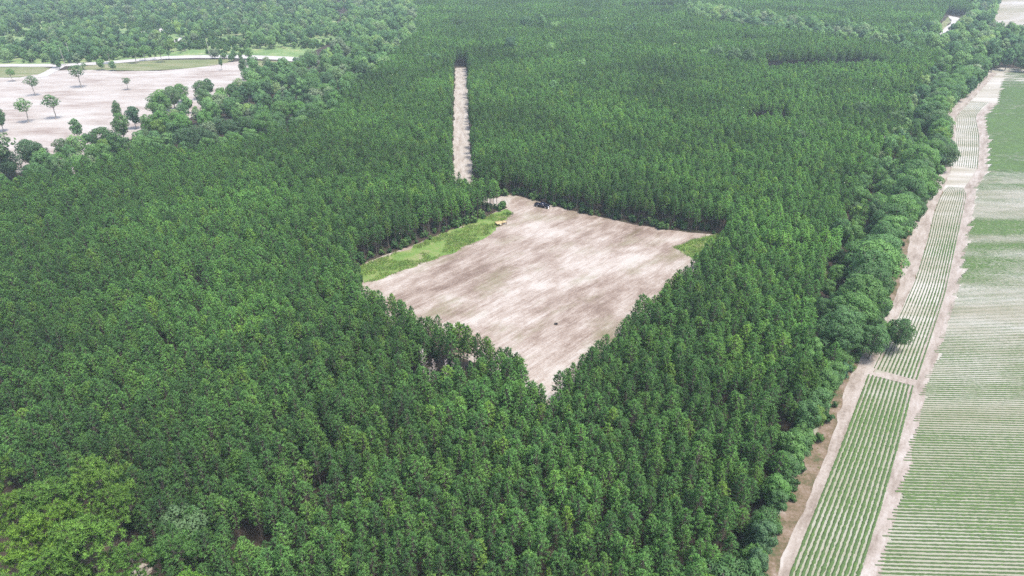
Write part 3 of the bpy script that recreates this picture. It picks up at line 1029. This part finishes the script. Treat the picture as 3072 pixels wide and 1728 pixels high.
C_xy = np.array([c[:2] for c in cands])
C_h = np.array([KH[c[2]] * c[3] for c in cands])
C_R = np.array([KR[c[2]] * c[3] for c in cands])
px, py = project(np.column_stack([C_xy, C_h * .6]))
show = (px > -80) & (px < 3150) & (py > -5) & (py < 1960)
app = np.where(show, C_R / np.sqrt((C_xy ** 2).sum(1) + 90 ** 2), 0)
hand = np.arange(len(cands)) >= len(cands) - 9
app[hand] += 1
order = np.argsort(-app)
N_BR = 268
single = order[:N_BR]
others = order[N_BR:]
LONE = [  # base x, base y, top y in the photograph, kind, colour, label
    (39, 245, 205, "lone", "mid green", "small pale green tree on the grass corner at the left of the sand lot"),
    (108, 287, 228, "lone", "grey-green", "thin reddish grey tree alone on the white sand lot"),
    (244, 263, 192, "lone", "grey-green", "wide leaning tree with a bare slanting stem on the sand lot"),
    (385, 270, 231, "lone", "dark green", "small round topped tree near the middle of the sand lot"),
    (167, 357, 284, "lone", "dark green", "slender pointed tree with a thin stem on the white sand"),
    (85, 368, 297, "lone", "mid green", "bushy tree with shrubs at its foot on the sand lot"),
    (12, 396, 318, "round", "dark green", "dense round dark tree at the left edge of the sand lot"),
    (-8, 360, 296, "round", "dark green", "dense dark tree behind the round one at the left edge"),
    (332, 191, 135, "lone", "dark green", "full dark tree on the near side of the pale road, leftmost of the roadside row"),
    (408, 191, 141, "lone", "mid green", "narrow roadside tree right of the full dark one"),
    (437, 183, 138, "lone", "mid green", "round roadside tree on the dark soil patch by the pale road"),
    (466, 179, 150, "lone", "dark green", "smallest tree of the roadside row"),
    (487, 188, 140, "lone", "mid green", "tall roadside tree at the right of the row, on the verge grass"),
    (508, 178, 150, "lone", "dark green", "dark roadside tree ending the row on the right"),
    (255, 211, 188, "lone", "dark green", "little dark tree at the road fork"),
    (196, 195, 175, "lone", "grey-green", "stubby shrub-like tree at the foot of the bare pole by the fork"),
    (666, 211, 172, "narrow", "dark green", "very thin dark tree on the verge above the sand lot"),
    (735, 242, 170, "narrow", "grey-green", "thin airy tree sticking out of the belt onto the sand"),
    (362, 380, 300, "narrow", "grey-green", "thin pale tree standing clear of the belt on the sand lot"),
    (20, 545, 395, "lone", "grey-green", "tall airy tree with gaps at the left edge of the belt")]
_ordw = ["nearest", "second nearest", "third nearest", "fourth nearest", "fifth nearest", "sixth nearest", "seventh nearest", "eighth nearest"]
size_word = lambda R: "small" if R < 2.6 else "medium" if R < 3.7 else "large" if R < 4.8 else "spreading"
labels = {}
for i in single:
    x, y, kind, sc, cn, place = cands[i]
    form = {"oak": "domed oak", "round": "round tree", "narrow": "narrow tree", "lone": "open tree"}[kind]
    labels.setdefault("%s %s %s %s" % (size_word(C_R[i]), cn, form, place), []).append(i)
for lab, ids in labels.items():
    ids.sort(key=lambda i: C_xy[i, 1])
    for k_, i in enumerate(ids):
        x, y, kind, sc, cn, place = cands[i]
        l_, grp = lab, "broadleaved trees " + place
        if 1 < len(ids) <= 8:
            l_ = lab + ", the " + _ordw[k_]
        m = BROADS[kind][rng.integers(0, len(BROADS[kind]))]
        col_ = tuple(np.clip(np.array(PAL[cn]) * rng.uniform(.85, 1.18), 0, .3))
        e = tree("broadleaf_tree", m, x, y, rng.uniform(0, 6.28), (sc * rng.uniform(.85, 1.18), sc * rng.uniform(.85, 1.18), sc * rng.uniform(.85, 1.15)), l_, "tree", grp, col_)
for bx, by, ty, kind, cn, lab in LONE:
    gx, gy = G(bx, by)
    dep = math.hypot(gy, CAM_H)
    f = gy * math.cos(PITCH) + CAM_H * math.sin(PITCH)
    H = (by - ty) * f / FOC / math.cos(math.atan2(CAM_H, gy)) * .97
    s_ = H / KH[kind]
    wsc = s_ * (1.25 if kind == "lone" else .8)
    tree("broadleaf_tree", BROADS[kind][rng.integers(0, len(BROADS[kind]))], gx, gy, rng.uniform(0, 6.28), (wsc, wsc, s_), lab, "tree", "lone trees around the sand lot", PAL[cn])

# the far wood that reads as one mass
Q = poisson(WOOD, 6.6, lambda Q: NOROAD(Q) | inside(Q, BELT) | (fbm(Q[:, 0] / 55, Q[:, 1] / 55, 3) < .41) | (dist_line(Q, GP([(490, 90), (430, 95), (540, 130)])) < 14))
Q2 = C_xy[others]
sc = np.concatenate([rng.uniform(.55, 1.15, len(Q)), np.clip(C_R[others] / 3.4, .6, 1.5)])
Q = np.vstack([Q, Q2])
scatter("mixed_woodland", Q, "wood_trees", np.stack([sc, sc, sc * rng.uniform(.85, 1.15, len(Q))], 1), label="mixed green scrubby woodland beyond the pale road", cat="woodland")

# bare dead trees
BARE = []
for k in range(3):
    w, b = bare_tree(40 + k, 8, 1.2, 26)
    BARE.append((w.mesh("bare_trunk", [M_dead]), b.mesh("bare_branches", [M_dead])))
for (x, y, s_, lab) in ((1268, 1075, 1.0, "tall bare grey dead tree, leftmost of the dead patch left of the clearing tip"), (1290, 1125, .8, "bare grey dead tree in the middle left of the dead patch"), (1338, 1105, .95, "slim bare dead tree in the centre of the dead patch"),
                        (1360, 1115, 1.0, "bare dead tree with upright twigs right of the patch centre"), (1385, 1120, .7, "low bare dead tree at the right of the dead patch"), (1330, 1150, .75, "low bare dead tree nearest in the dead patch"),
                        (1300, 1095, .7, "small bare dead tree behind the middle of the dead patch"), (2650, 425, 1.1, "dead white branched tree inside the right tree line"), (2640, 515, .8, "low pale dead tree inside the right tree line below the white one"),
                        (225, 525, 1.3, "pale leaning bare trunk at the left end of the belt"), (1465, 300, .8, "thin grey dead tree among pines right of the dirt road")):
    gx, gy = G(x, y, 6.5 * s_)
    s_ *= 1.15
    tree("dead_tree", BARE[rng.integers(0, 3)], gx, gy, rng.uniform(0, 6.28), (s_, s_, s_), lab, "dead tree", "bare dead trees", parts=("trunk", "branches"))

pm = MB()
pm.tube((0, 0, 0), (-.55, 0, 13), .17, .11, 7, cap=True)
POLE = pm.mesh("pole", [M_dead])
for x, y, lab in ((196, 196, "pale slanting bare pole at the road fork"), (214, 178, "pale bare pole just beyond the road fork"), (629, 166, "thin pale bare pole at the wood edge beyond the road")):
    tag(put("utility_pole", POLE, None, (*G(x, y), 0)), lab, "pole", "bare poles along the pale road")

# ------------------------------------------------------------------ undergrowth and grass
EDGE = np.vstack([CLEAR[3:], CLEAR[:1]])
Q = rng.uniform(CLEAR.min(0) - 12, CLEAR.max(0) + 12, (9000, 2))
dE = dist_line(Q, CLEAR, True)
ins = inside(Q, CLEAR)
k = (~ins & (dE < 7) & (rng.random(len(Q)) < .34)) | (ins & (dE < 1.0) & (rng.random(len(Q)) < .25))
k &= (dist_line(Q, ROAD) > 4.5)
U = Q[k]
M2 = poisson(MEADOW2, .9)
Q = rng.uniform(TL_EDGE.min(0) - 10, TL_EDGE.max(0) + 10, (60000, 2))
dT = dist_line(Q, TL_EDGE)
k = (dT < 5) & inside(Q, TREELINE) & (rng.random(len(Q)) < .6)
U2 = Q[k]
Q = rng.uniform(SCRUB.min(0), SCRUB.max(0), (60000, 2))
U3 = Q[inside(Q, SCRUB) & ~NOROAD(Q) & (fbm(Q[:, 0] / 40, Q[:, 1] / 40, 3) < .6)][:16000]
Qp = P[rest][slant[rest] < 330]
U4 = Qp[rng.random(len(Qp)) < .22] + rng.normal(size=(1, 2))
U = np.vstack([U, U2, U3, U4])
M2 = M2[:0]
us = np.concatenate([rng.uniform(.5, 1.5, k_) for k_ in (len(U) - len(M2) - len(U2) - len(U3) - len(U4),)] + [rng.uniform(.5, .95, len(M2)), rng.uniform(.5, 1.3, len(U2)), rng.uniform(.8, 2.2, len(U3)), rng.uniform(.5, 1.2, len(U4))])
scatter("undergrowth", U, "shrubs", us, label="green undergrowth and saplings along the wood edges", cat="undergrowth")
g1 = poisson(MEADOW, .55)
g1 = g1[fbm(g1[:, 0] / 5, g1[:, 1] / 5, 3) > .47]
g2 = poisson(MEADOW2, .7)
VP = GP(VL + TRACK_L[::-1])
g3 = rng.uniform(VP.min(0), VP.max(0), (70000, 2))
g3 = g3[inside(g3, VP) & (fbm(g3[:, 0] / 4, g3[:, 1] / 4, 3) > .5)][:5000]
Gp = np.vstack([g1, g2, g3])
scatter("grass", Gp, "grass_tufts", np.concatenate([rng.uniform(.7, 1.6, len(g1)), rng.uniform(.9, 1.8, len(g2)), rng.uniform(.3, .8, len(g3))]), label="bright green grass on the clearing margin and field verge", cat="grass")
wd = MB()
r_ = np.random.default_rng(5)
for k in range(9):
    c = r_.normal(size=3) * np.array([1.0, .5, .12]) + np.array([0, 0, .35])
    d = unit(r_.normal(size=(60, 3)) + np.array([0, 0, .4]))
    leaves(wd, c + d * .38, unit(d + r_.normal(size=(60, 3)) * .5), .14, r_, 0, r_.random(60))
tag(put("weed_clump", wd.mesh("weed_clump", [M_shrub]), None, (*G(1530, 643), .05)), "low dark green weed clump on the bare soil above the meadow strip", "weeds")

# ------------------------------------------------------------------ crops
mc, nt, b = new_mat("crop_leaves")
at = nd(nt, "ShaderNodeAttribute", attribute_name="tint")
n1 = noise(nt, 2.2, 4, .7)
f = math_n(nt, 'ADD', math_n(nt, 'MULTIPLY', at.outputs["Fac"], .7), math_n(nt, 'MULTIPLY', n1, .5))
nt.links.new(ramp(nt, f, [(0.2, (0.052, 0.058, 0.026)), (0.5, (0.042, 0.068, 0.026)), (0.8, (0.052, 0.092, 0.027)), (1, (0.070, 0.122, 0.030))]), b.inputs["Base Color"])
M_crop = mc

ROWA = -0.035
TABLE = [(212, .05), (235, .15), (250, .35), (270, .72), (330, .8), (340, .55), (352, .78), (400, .92), (450, .75), (470, .8), (505, .9), (520, .55), (530, .26), (545, .22), (553, .5), (566, .5), (575, .3), (600, .25), (620, .32), (640, .2), (652, .3), (662, .95), (700, .95), (712, .3),
         (722, .3), (735, .88), (790, .75), (830, .6), (900, .55), (925, .4), (938, .24), (955, .2), (968, .34), (1000, .42), (1060, .5), (1110, .45), (1160, .52), (1230, .5), (1280, .62), (1400, .72), (1500, .78), (1800, .8)]
tv, td = [], []
for y, d in TABLE:
    g = G(2960, y)
    tv.append(g[1] - ROWA * g[0])
    td.append(d)
tv, td = np.array(tv)[::-1], np.array(td)[::-1]
TYRES = []


def density(x, y):
    v = y - ROWA * x
    d = np.interp(v, tv, td)
    d = d + (fbm(x / 34 + 3, v / 7, 4) - .5) * .9 + (fbm(x / 5, v / 2.2 + 9, 2) - .5) * .28
    pt = np.stack([x, y], 1)
    for t in TYRES:
        d = np.where(dist_line(pt, t) < .26, -1, d)
    return d


def row_mesh(x, y, dens, step, fine=True, wmax=.20):
    """one planted row: a lumpy ridge of leaves along x, y; thin where the stand is thin"""
    n = len(x)
    t = np.gradient(np.stack([x, y], 1), axis=0)
    t /= np.linalg.norm(t, axis=1, keepdims=True) + 1e-9
    nr = np.stack([-t[:, 1], t[:, 0]], 1)
    d = np.clip(dens, 0, 1)
    w = (.06 + wmax * d) * (1 + rng.normal(size=n) * .14)
    h = (.04 + .13 * d) * (1 + rng.normal(size=n) * .16)
    prof = [(-1, 0), (-.62, .8), (0, 1), (.62, .8), (1, 0)] if fine else [(-1, 0), (0, 1), (1, 0)]
    V = []
    for a, c in prof:
        j = 1 + rng.normal(size=n) * .12
        V.append(np.stack([x + nr[:, 0] * w * a * j, y + nr[:, 1] * w * a * j, .035 + h * c * (1 + rng.normal(size=n) * .12)], 1))
    V = np.stack(V, 1)
    m = len(prof)
    ok = (dens[:-1] > .09) & (dens[1:] > .09)
    if not ok.any():
        return None
    i = np.nonzero(ok)[0]
    F, T = [], []
    for q in range(m - 1):
        F.append(np.stack([i * m + q, i * m + q + 1, (i + 1) * m + q + 1, (i + 1) * m + q], 1)[:, ::-1])
        T.append(np.clip(.25 + .5 * d[i] + rng.normal(size=len(i)) * .14, 0, 1))
    mb = MB()
    mb.add(V.reshape(-1, 3), np.vstack(F), 0, np.concatenate(T))
    return mb


MID_G = GP([(x + 25 - (6 if y < 700 else 0), y) for x, y in MID])
LB_Y, LB_X = MID_G[:, 1], MID_G[:, 0]
oi_ = np.argsort(LB_Y)
LB_Y, LB_X = LB_Y[oi_], LB_X[oi_]
SP = 0.79
v0 = 66 - ROWA * 60
row_i = 0
step_n = step_len = 0
far_mb = MB()
n_rows = 0
v = v0
while v < 545 - ROWA * 250:
    yy = v + ROWA * np.interp(v, LB_Y, LB_X)
    xs = np.interp(yy, LB_Y, LB_X) if yy < LB_Y[-1] else LB_X[-1] + (yy - LB_Y[-1]) * .66
    if step_n <= 0:
        step_n = step_len = rng.integers(5, 15)
    step_n -= 1
    xs += (1 - step_n / step_len) * step_len * .125 * (1 + yy / 300) + rng.uniform(-.35, .35)
    xe = 30 + yy * .95
    near = n_rows < 262
    step = .45 if near else 1.5
    x = np.arange(xs, xe, step)
    y = v + ROWA * x + (fbm(x / 6, np.full(len(x), v), 2) - .5) * .12
    dn = density(x, y)
    if near:
        dn = np.where(dn > -.5, np.maximum(dn, .1), dn)
    mb = row_mesh(x, y, dn, step, near, .23 if near else .38)
    row_i += 1
    v += SP
    if mb is None:
        continue
    if near:
        n_rows += 1
        zc = "level with the near crop strip" if yy < 131 else "level with the lower half of the middle crop strip" if yy < 190 else "level with the upper half of the middle crop strip"
        tag(put("crop_row", mb.mesh("crop_row", [M_crop])), "crop row across the main field " + zc, "crop row", "main field crop rows " + zc)
    else:
        for V_, F_, T_ in zip(mb.V, mb.F, mb.T):
            far_mb.add(V_, F_, 0, T_)
tag(put("far_crop_rows", far_mb.mesh("far_crop_rows", [M_crop])), "thin green crop rows in the far part of the main field", "crop rows", None, 'stuff')

STRIPS = [("near crop strip beside the farm track", [(2352, 1790), (2370, 1728), (2445, 1540), (2530, 1330), (2607, 1124)], [(2550, 1790), (2573, 1728), (2634, 1540), (2688, 1350), (2738, 1158)]),
          ("long middle crop strip", [(2622, 1106), (2660, 1030), (2705, 940), (2748, 840), (2787, 715), (2803, 640), (2826, 582), (2846, 560)], [(2748, 1140), (2795, 1000), (2834, 880), (2864, 740), (2884, 650), (2893, 610), (2899, 585), (2888, 563)]),
          ("curved far crop strip", [(2858, 497), (2868, 440), (2872, 400), (2866, 375), (2868, 350), (2885, 325), (2908, 303)], [(2931, 507), (2937, 440), (2935, 400), (2927, 365), (2927, 345), (2945, 322), (2962, 308)])]


def resample(line, n):
    line = np.array(line)
    d = np.concatenate([[0], np.cumsum(np.linalg.norm(np.diff(line, axis=0), axis=1))])
    # smooth a little
    t = np.linspace(0, d[-1], n)
    q = np.stack([np.interp(t, d, line[:, 0]), np.interp(t, d, line[:, 1])], 1)
    kk = max(3, n // 12) | 1
    pad = np.vstack([np.repeat(q[:1], kk // 2, 0) + (np.arange(-(kk // 2), 0)[:, None]) * (q[1] - q[0]), q, np.repeat(q[-1:], kk // 2, 0) + (np.arange(1, kk // 2 + 1)[:, None]) * (q[-1] - q[-2])])
    return np.stack([np.convolve(pad[:, i], np.ones(kk) / kk, 'valid') for i in (0, 1)], 1)


POSW = ["first row next to the farm track", "second row from the farm track", "third row from the farm track", "fourth row from the farm track", "fifth row from the farm track", "sixth row from the farm track",
        "sixth row from the field side", "fifth row from the field side", "fourth row from the field side", "third row from the field side", "second row from the field side", "outermost row next to the main field"]
for nm, L, R in STRIPS:
    Lg, Rg = GP(L), GP(R)
    n = int(np.linalg.norm(np.diff(Lg, axis=0), axis=1).sum() / .45)
    Lr, Rr = resample(Lg, n), resample(Rg, n)
    for k in range(12):
        q = Lr + (Rr - Lr) * (k / 11)
        x, y = q[:, 0], q[:, 1]
        a, bpx = project(np.column_stack([q, np.zeros(len(q))]))
        base = np.interp(bpx, [300, 400, 500, 560, 640, 655, 720, 735, 780, 860, 900, 940, 990, 1100, 1140, 1250, 1330, 1400, 1800], [.22, .3, .34, .2, .3, .45, .5, .72, .5, .42, .62, .4, .4, .55, .7, .85, .85, .8, .85])
        dn = base + (fbm(x / 7 + 50, y / 7, 3) - .5) * .45 + (fbm(x / 1.3, y / 1.3, 2) - .5) * .2
        if "near" not in nm:
            dn += (k - 6) * .025
        dn = np.maximum(dn, .17)
        sp = np.linalg.norm(Rr - Lr, axis=1).mean() / 11
        mb = row_mesh(x, y, dn, .45, True, .25 if "near" in nm else .22)
        tag(put("crop_row", mb.mesh("crop_row", [M_crop])), "%s of the %s" % (POSW[k], nm), "crop row", "lengthwise rows of the " + nm)

# ------------------------------------------------------------------ pickup truck
M_paint = plain("black_paint", (.006, .006, .016), .18, 0, .6, var=.1)
M_glass = plain("dark_glass", (.012, .014, .03), .06, 0, .6, var=.05)
M_tyre = plain("tyre_rubber", (.018, .017, .018), .85, var=.2)
M_rim = plain("wheel_rim", (.62, .60, .62), .3, .8)
M_chrome = plain("chrome", (.7, .7, .72), .15, 1)
M_lamp = plain("lamp_lens", (.8, .8, .85), .1, 0, .8, var=.02)
M_red = plain("tail_lens", (.3, .01, .01), .2)
a_, b_ = np.array(G(1611, 621.5)), np.array(G(1634.5, 626))
tc = (a_ + b_) / 2
head = math.atan2(*(b_ - a_)[::-1])
nrm_ = np.array([-math.sin(head), math.cos(head)])
tc = tc + nrm_ * .95
truck = bpy.data.objects.new("pickup_truck", None)
truck.location, truck.rotation_euler = (tc[0], tc[1], .035), (0, 0, head)
COL.objects.link(truck)
tag(truck, "black crew cab pickup truck parked at the far edge of the sandy clearing", "pickup truck")


def prism(profile, y0, y1, name, mat, bev=.04):
    bm = bmesh.new()
    vs0 = [bm.verts.new((x, y0, z)) for x, z in profile]
    vs1 = [bm.verts.new((x, y1, z)) for x, z in profile]
    n = len(profile)
    bm.faces.new(vs0)
    bm.faces.new(vs1[::-1])
    for i in range(n):
        bm.faces.new((vs0[(i + 1) % n], vs0[i], vs1[i], vs1[(i + 1) % n]))
    bmesh.ops.recalc_face_normals(bm, faces=bm.faces)
    if bev:
        bmesh.ops.bevel(bm, geom=bm.edges[:], offset=bev, segments=2, affect='EDGES', profile=.6)
    me = bpy.data.meshes.new(name)
    bm.to_mesh(me)
    bm.free()
    me.materials.append(mat)
    return me


def arch(cx, r, n=7):
    return [(cx + r * math.cos(t), .36 + r * math.sin(t)) for t in np.linspace(math.pi, 0, n)]


low = [(-2.85, .45)] + arch(-1.75, .52) + arch(1.8, .52) + [(2.8, .4), (2.9, .62), (2.84, 1.02), (2.55, 1.12), (1.15, 1.2), (-.75, 1.2), (-.75, .8), (-2.85, .8)]
low = [(x, max(z, .36)) for x, z in low]
put("body", prism(low, -.97, .97, "body", M_paint, .03), truck)
bedm = MB()
for yy in (-.92, .92):
    bedm.box((-1.83, yy, 1.0), (2.1, .12, .44))
bedm.box((-.80, 0, 1.0), (.08, 1.72, .44))
put("bed_wall", bedm.mesh("bed_wall", [M_paint]), truck)
tg = MB()
tg.box((-2.86, 0, 1.0), (.08, 1.9, .44))
put("tailgate", tg.mesh("tailgate", [M_paint]), truck)


def frustum(x0, x1, y, z0, X0, X1, Y, z1, name, mat, parent):
    mb = MB()
    V = [(x0, -y, z0), (x1, -y, z0), (x1, y, z0), (x0, y, z0), (X0, -Y, z1), (X1, -Y, z1), (X1, Y, z1), (X0, Y, z1)]
    mb.add(V, [(0, 3, 2, 1), (4, 5, 6, 7), (0, 1, 5, 4), (1, 2, 6, 5), (2, 3, 7, 6), (3, 0, 4, 7)])
    return put(name, mb.mesh(name, [mat]), parent)


frustum(-.74, 1.25, .93, 1.2, -.58, .55, .74, 1.80, "cabin_window", M_glass, truck)
frustum(-.60, .58, .755, 1.79, -.52, .45, .66, 1.88, "roof", M_paint, truck)
pil = MB()
for sy in (-1, 1):
    for (xa, xb) in ((1.22, .56), (.22, .02), (-.70, -.56)):
        pil.tube((xa, sy * .93, 1.2), (xb, sy * .745, 1.80), .05, .045, 5)
put("window_pillar", pil.mesh("window_pillar", [M_paint]), truck)
for x in (-1.75, 1.8):
    for sy in (-1, 1):
        wm = MB()
        wm.tube((0, -.13, 0), (0, .13, 0), .39, .39, 18, cap=True)
        w_ = put("wheel", wm.mesh("wheel", [M_tyre]), truck, (x, sy * .87, .38))
        rm = MB()
        rm.tube((0, .02 * sy, 0), (0, .145 * sy, 0), .27, .24, 14, cap=True)
        put("rim", rm.mesh("rim", [M_rim]), w_)
for sy in (-1, 1):
    hl = MB()
    hl.box((2.83, sy * .76, .88), (.12, .36, .2))
    put("headlight", hl.mesh("headlight", [M_lamp]), truck)
    tlm = MB()
    tlm.box((-2.91, sy * .86, 1.0), (.05, .16, .36))
    put("tail_light", tlm.mesh("tail_light", [M_red]), truck)
    mr = MB()
    mr.box((.98, sy * 1.1, 1.3), (.14, .24, .2))
    put("side_mirror", mr.mesh("side_mirror", [M_chrome]), truck)
    for x in (.55, -.35):
        hm = MB()
        hm.box((x - .25, sy * .985, 1.08), (.18, .03, .04))
        put("door_handle", hm.mesh("door_handle", [M_chrome]), truck)
gr = MB()
gr.box((2.90, 0, .82), (.06, 1.05, .3))
put("grille", gr.mesh("grille", [M_chrome]), truck)
for x, nmx in ((2.95, "front_bumper"), (-2.95, "rear_bumper")):
    bu = MB()
    bu.box((x, 0, .54), (.16, 1.86, .2))
    put(nmx, bu.mesh(nmx, [M_chrome]), truck)

# ------------------------------------------------------------------ plank platform at the meadow edge
M_plank = plain("pale_planks", (.36, .29, .15), .7, var=.15, scale=2)
M_beam = plain("brown_timber", (.17, .10, .05), .8, var=.25)
M_block = plain("pale_block", (.38, .34, .24), .7, var=.08)
pa, pb = np.array(G(1487, 677)), np.array(G(1521, 670))
ph = math.atan2(*(pb - pa)[::-1])
plat = bpy.data.objects.new("plank_platform", None)
plat.location, plat.rotation_euler = (*((pa + pb) / 2), .06), (0, 0, ph)
COL.objects.link(plat)
tag(plat, "low pale yellow plank platform on brown posts at the end of the meadow strip", "platform")
plank_me = {}
for k in range(11):
    x = -1.95 + k * .36
    hi = x < 0
    L = 2.3 if hi else 1.9
    if hi not in plank_me:
        mb = MB()
        mb.box((0, 0, 0), (.31, L, .06))
        plank_me[hi] = mb.mesh("plank", [M_plank])
    o = put("plank", plank_me[hi], plat, (x, .1 if hi else .15, .92 if hi else .80), 0)
    o.rotation_euler = (.10 if hi else .05, 0, rng.normal() * .02)
bmx = MB()
for yy in (-.75, .85):
    bmx.box((-.05, yy, .80 if yy < 0 else .84), (3.9, .12, .10))
put("beam", bmx.mesh("beam", [M_beam]), plat)
for x in (-1.8, -.2, 1.7):
    for yy in (-.75, .85):
        mb = MB()
        mb.box((0, 0, .38), (.15, .15, .78))
        put("post", mb.mesh("post", [M_beam]), plat, (x, yy, 0))
mb = MB()
mb.box((-.85, -.95, .42), (.75, .4, .55))
put("front_box", mb.mesh("front_box", [M_block]), plat)
mb = MB()
mb.tube((-.15, -1.05, .02), (-.15, -.85, 1.15), .12, .1, 6, cap=True)
put("brace", mb.mesh("brace", [M_beam]), plat)

# ------------------------------------------------------------------ old tyre lying on the sand
bm = bmesh.new()
nu, nv_ = 28, 12
Rm, rw, rh = .36, .15, .13
grid = [[bm.verts.new(((Rm + rw * math.copysign(abs(math.cos(q)) ** .7, math.cos(q))) * math.cos(t), (Rm + rw * math.copysign(abs(math.cos(q)) ** .7, math.cos(q))) * math.sin(t), rh + rh * math.copysign(abs(math.sin(q)) ** .7, math.sin(q))))
         for q in np.linspace(0, 2 * math.pi, nv_ + 1)[:-1]] for t in np.linspace(0, 2 * math.pi, nu + 1)[:-1]]
for i in range(nu):
    for j in range(nv_):
        bm.faces.new((grid[i][j], grid[(i + 1) % nu][j], grid[(i + 1) % nu][(j + 1) % nv_], grid[i][(j + 1) % nv_]))
me = bpy.data.meshes.new("tyre")
bm.to_mesh(me)
bm.free()
me.materials.append(M_tyre)
tag(put("old_tyre", me, None, (*G(1668, 973), .03), 0, (1.0, 1.0, 1.0)), "black tyre lying flat on the pale sand in the near part of the clearing", "tyre")

# ------------------------------------------------------------------ haze
hz = MB()
hz.box((0, 1125, 48.5), (5000, 2900, 99))
mh = bpy.data.materials.new("haze")
mh.use_nodes = True
nt = mh.node_tree
nt.nodes.clear()
ho = nt.nodes.new("ShaderNodeOutputMaterial")
pv = nt.nodes.new("ShaderNodeVolumePrincipled")
pv.inputs["Color"].default_value = (.74, .9, 1.0, 1)
pv.inputs["Density"].default_value = .00016
pv.inputs["Anisotropy"].default_value = 0.0
nt.links.new(pv.outputs[0], ho.inputs["Volume"])
tag(put("haze", hz.mesh("haze", [mh])), "pale blue haze over the far woods", None, None, 'stuff')
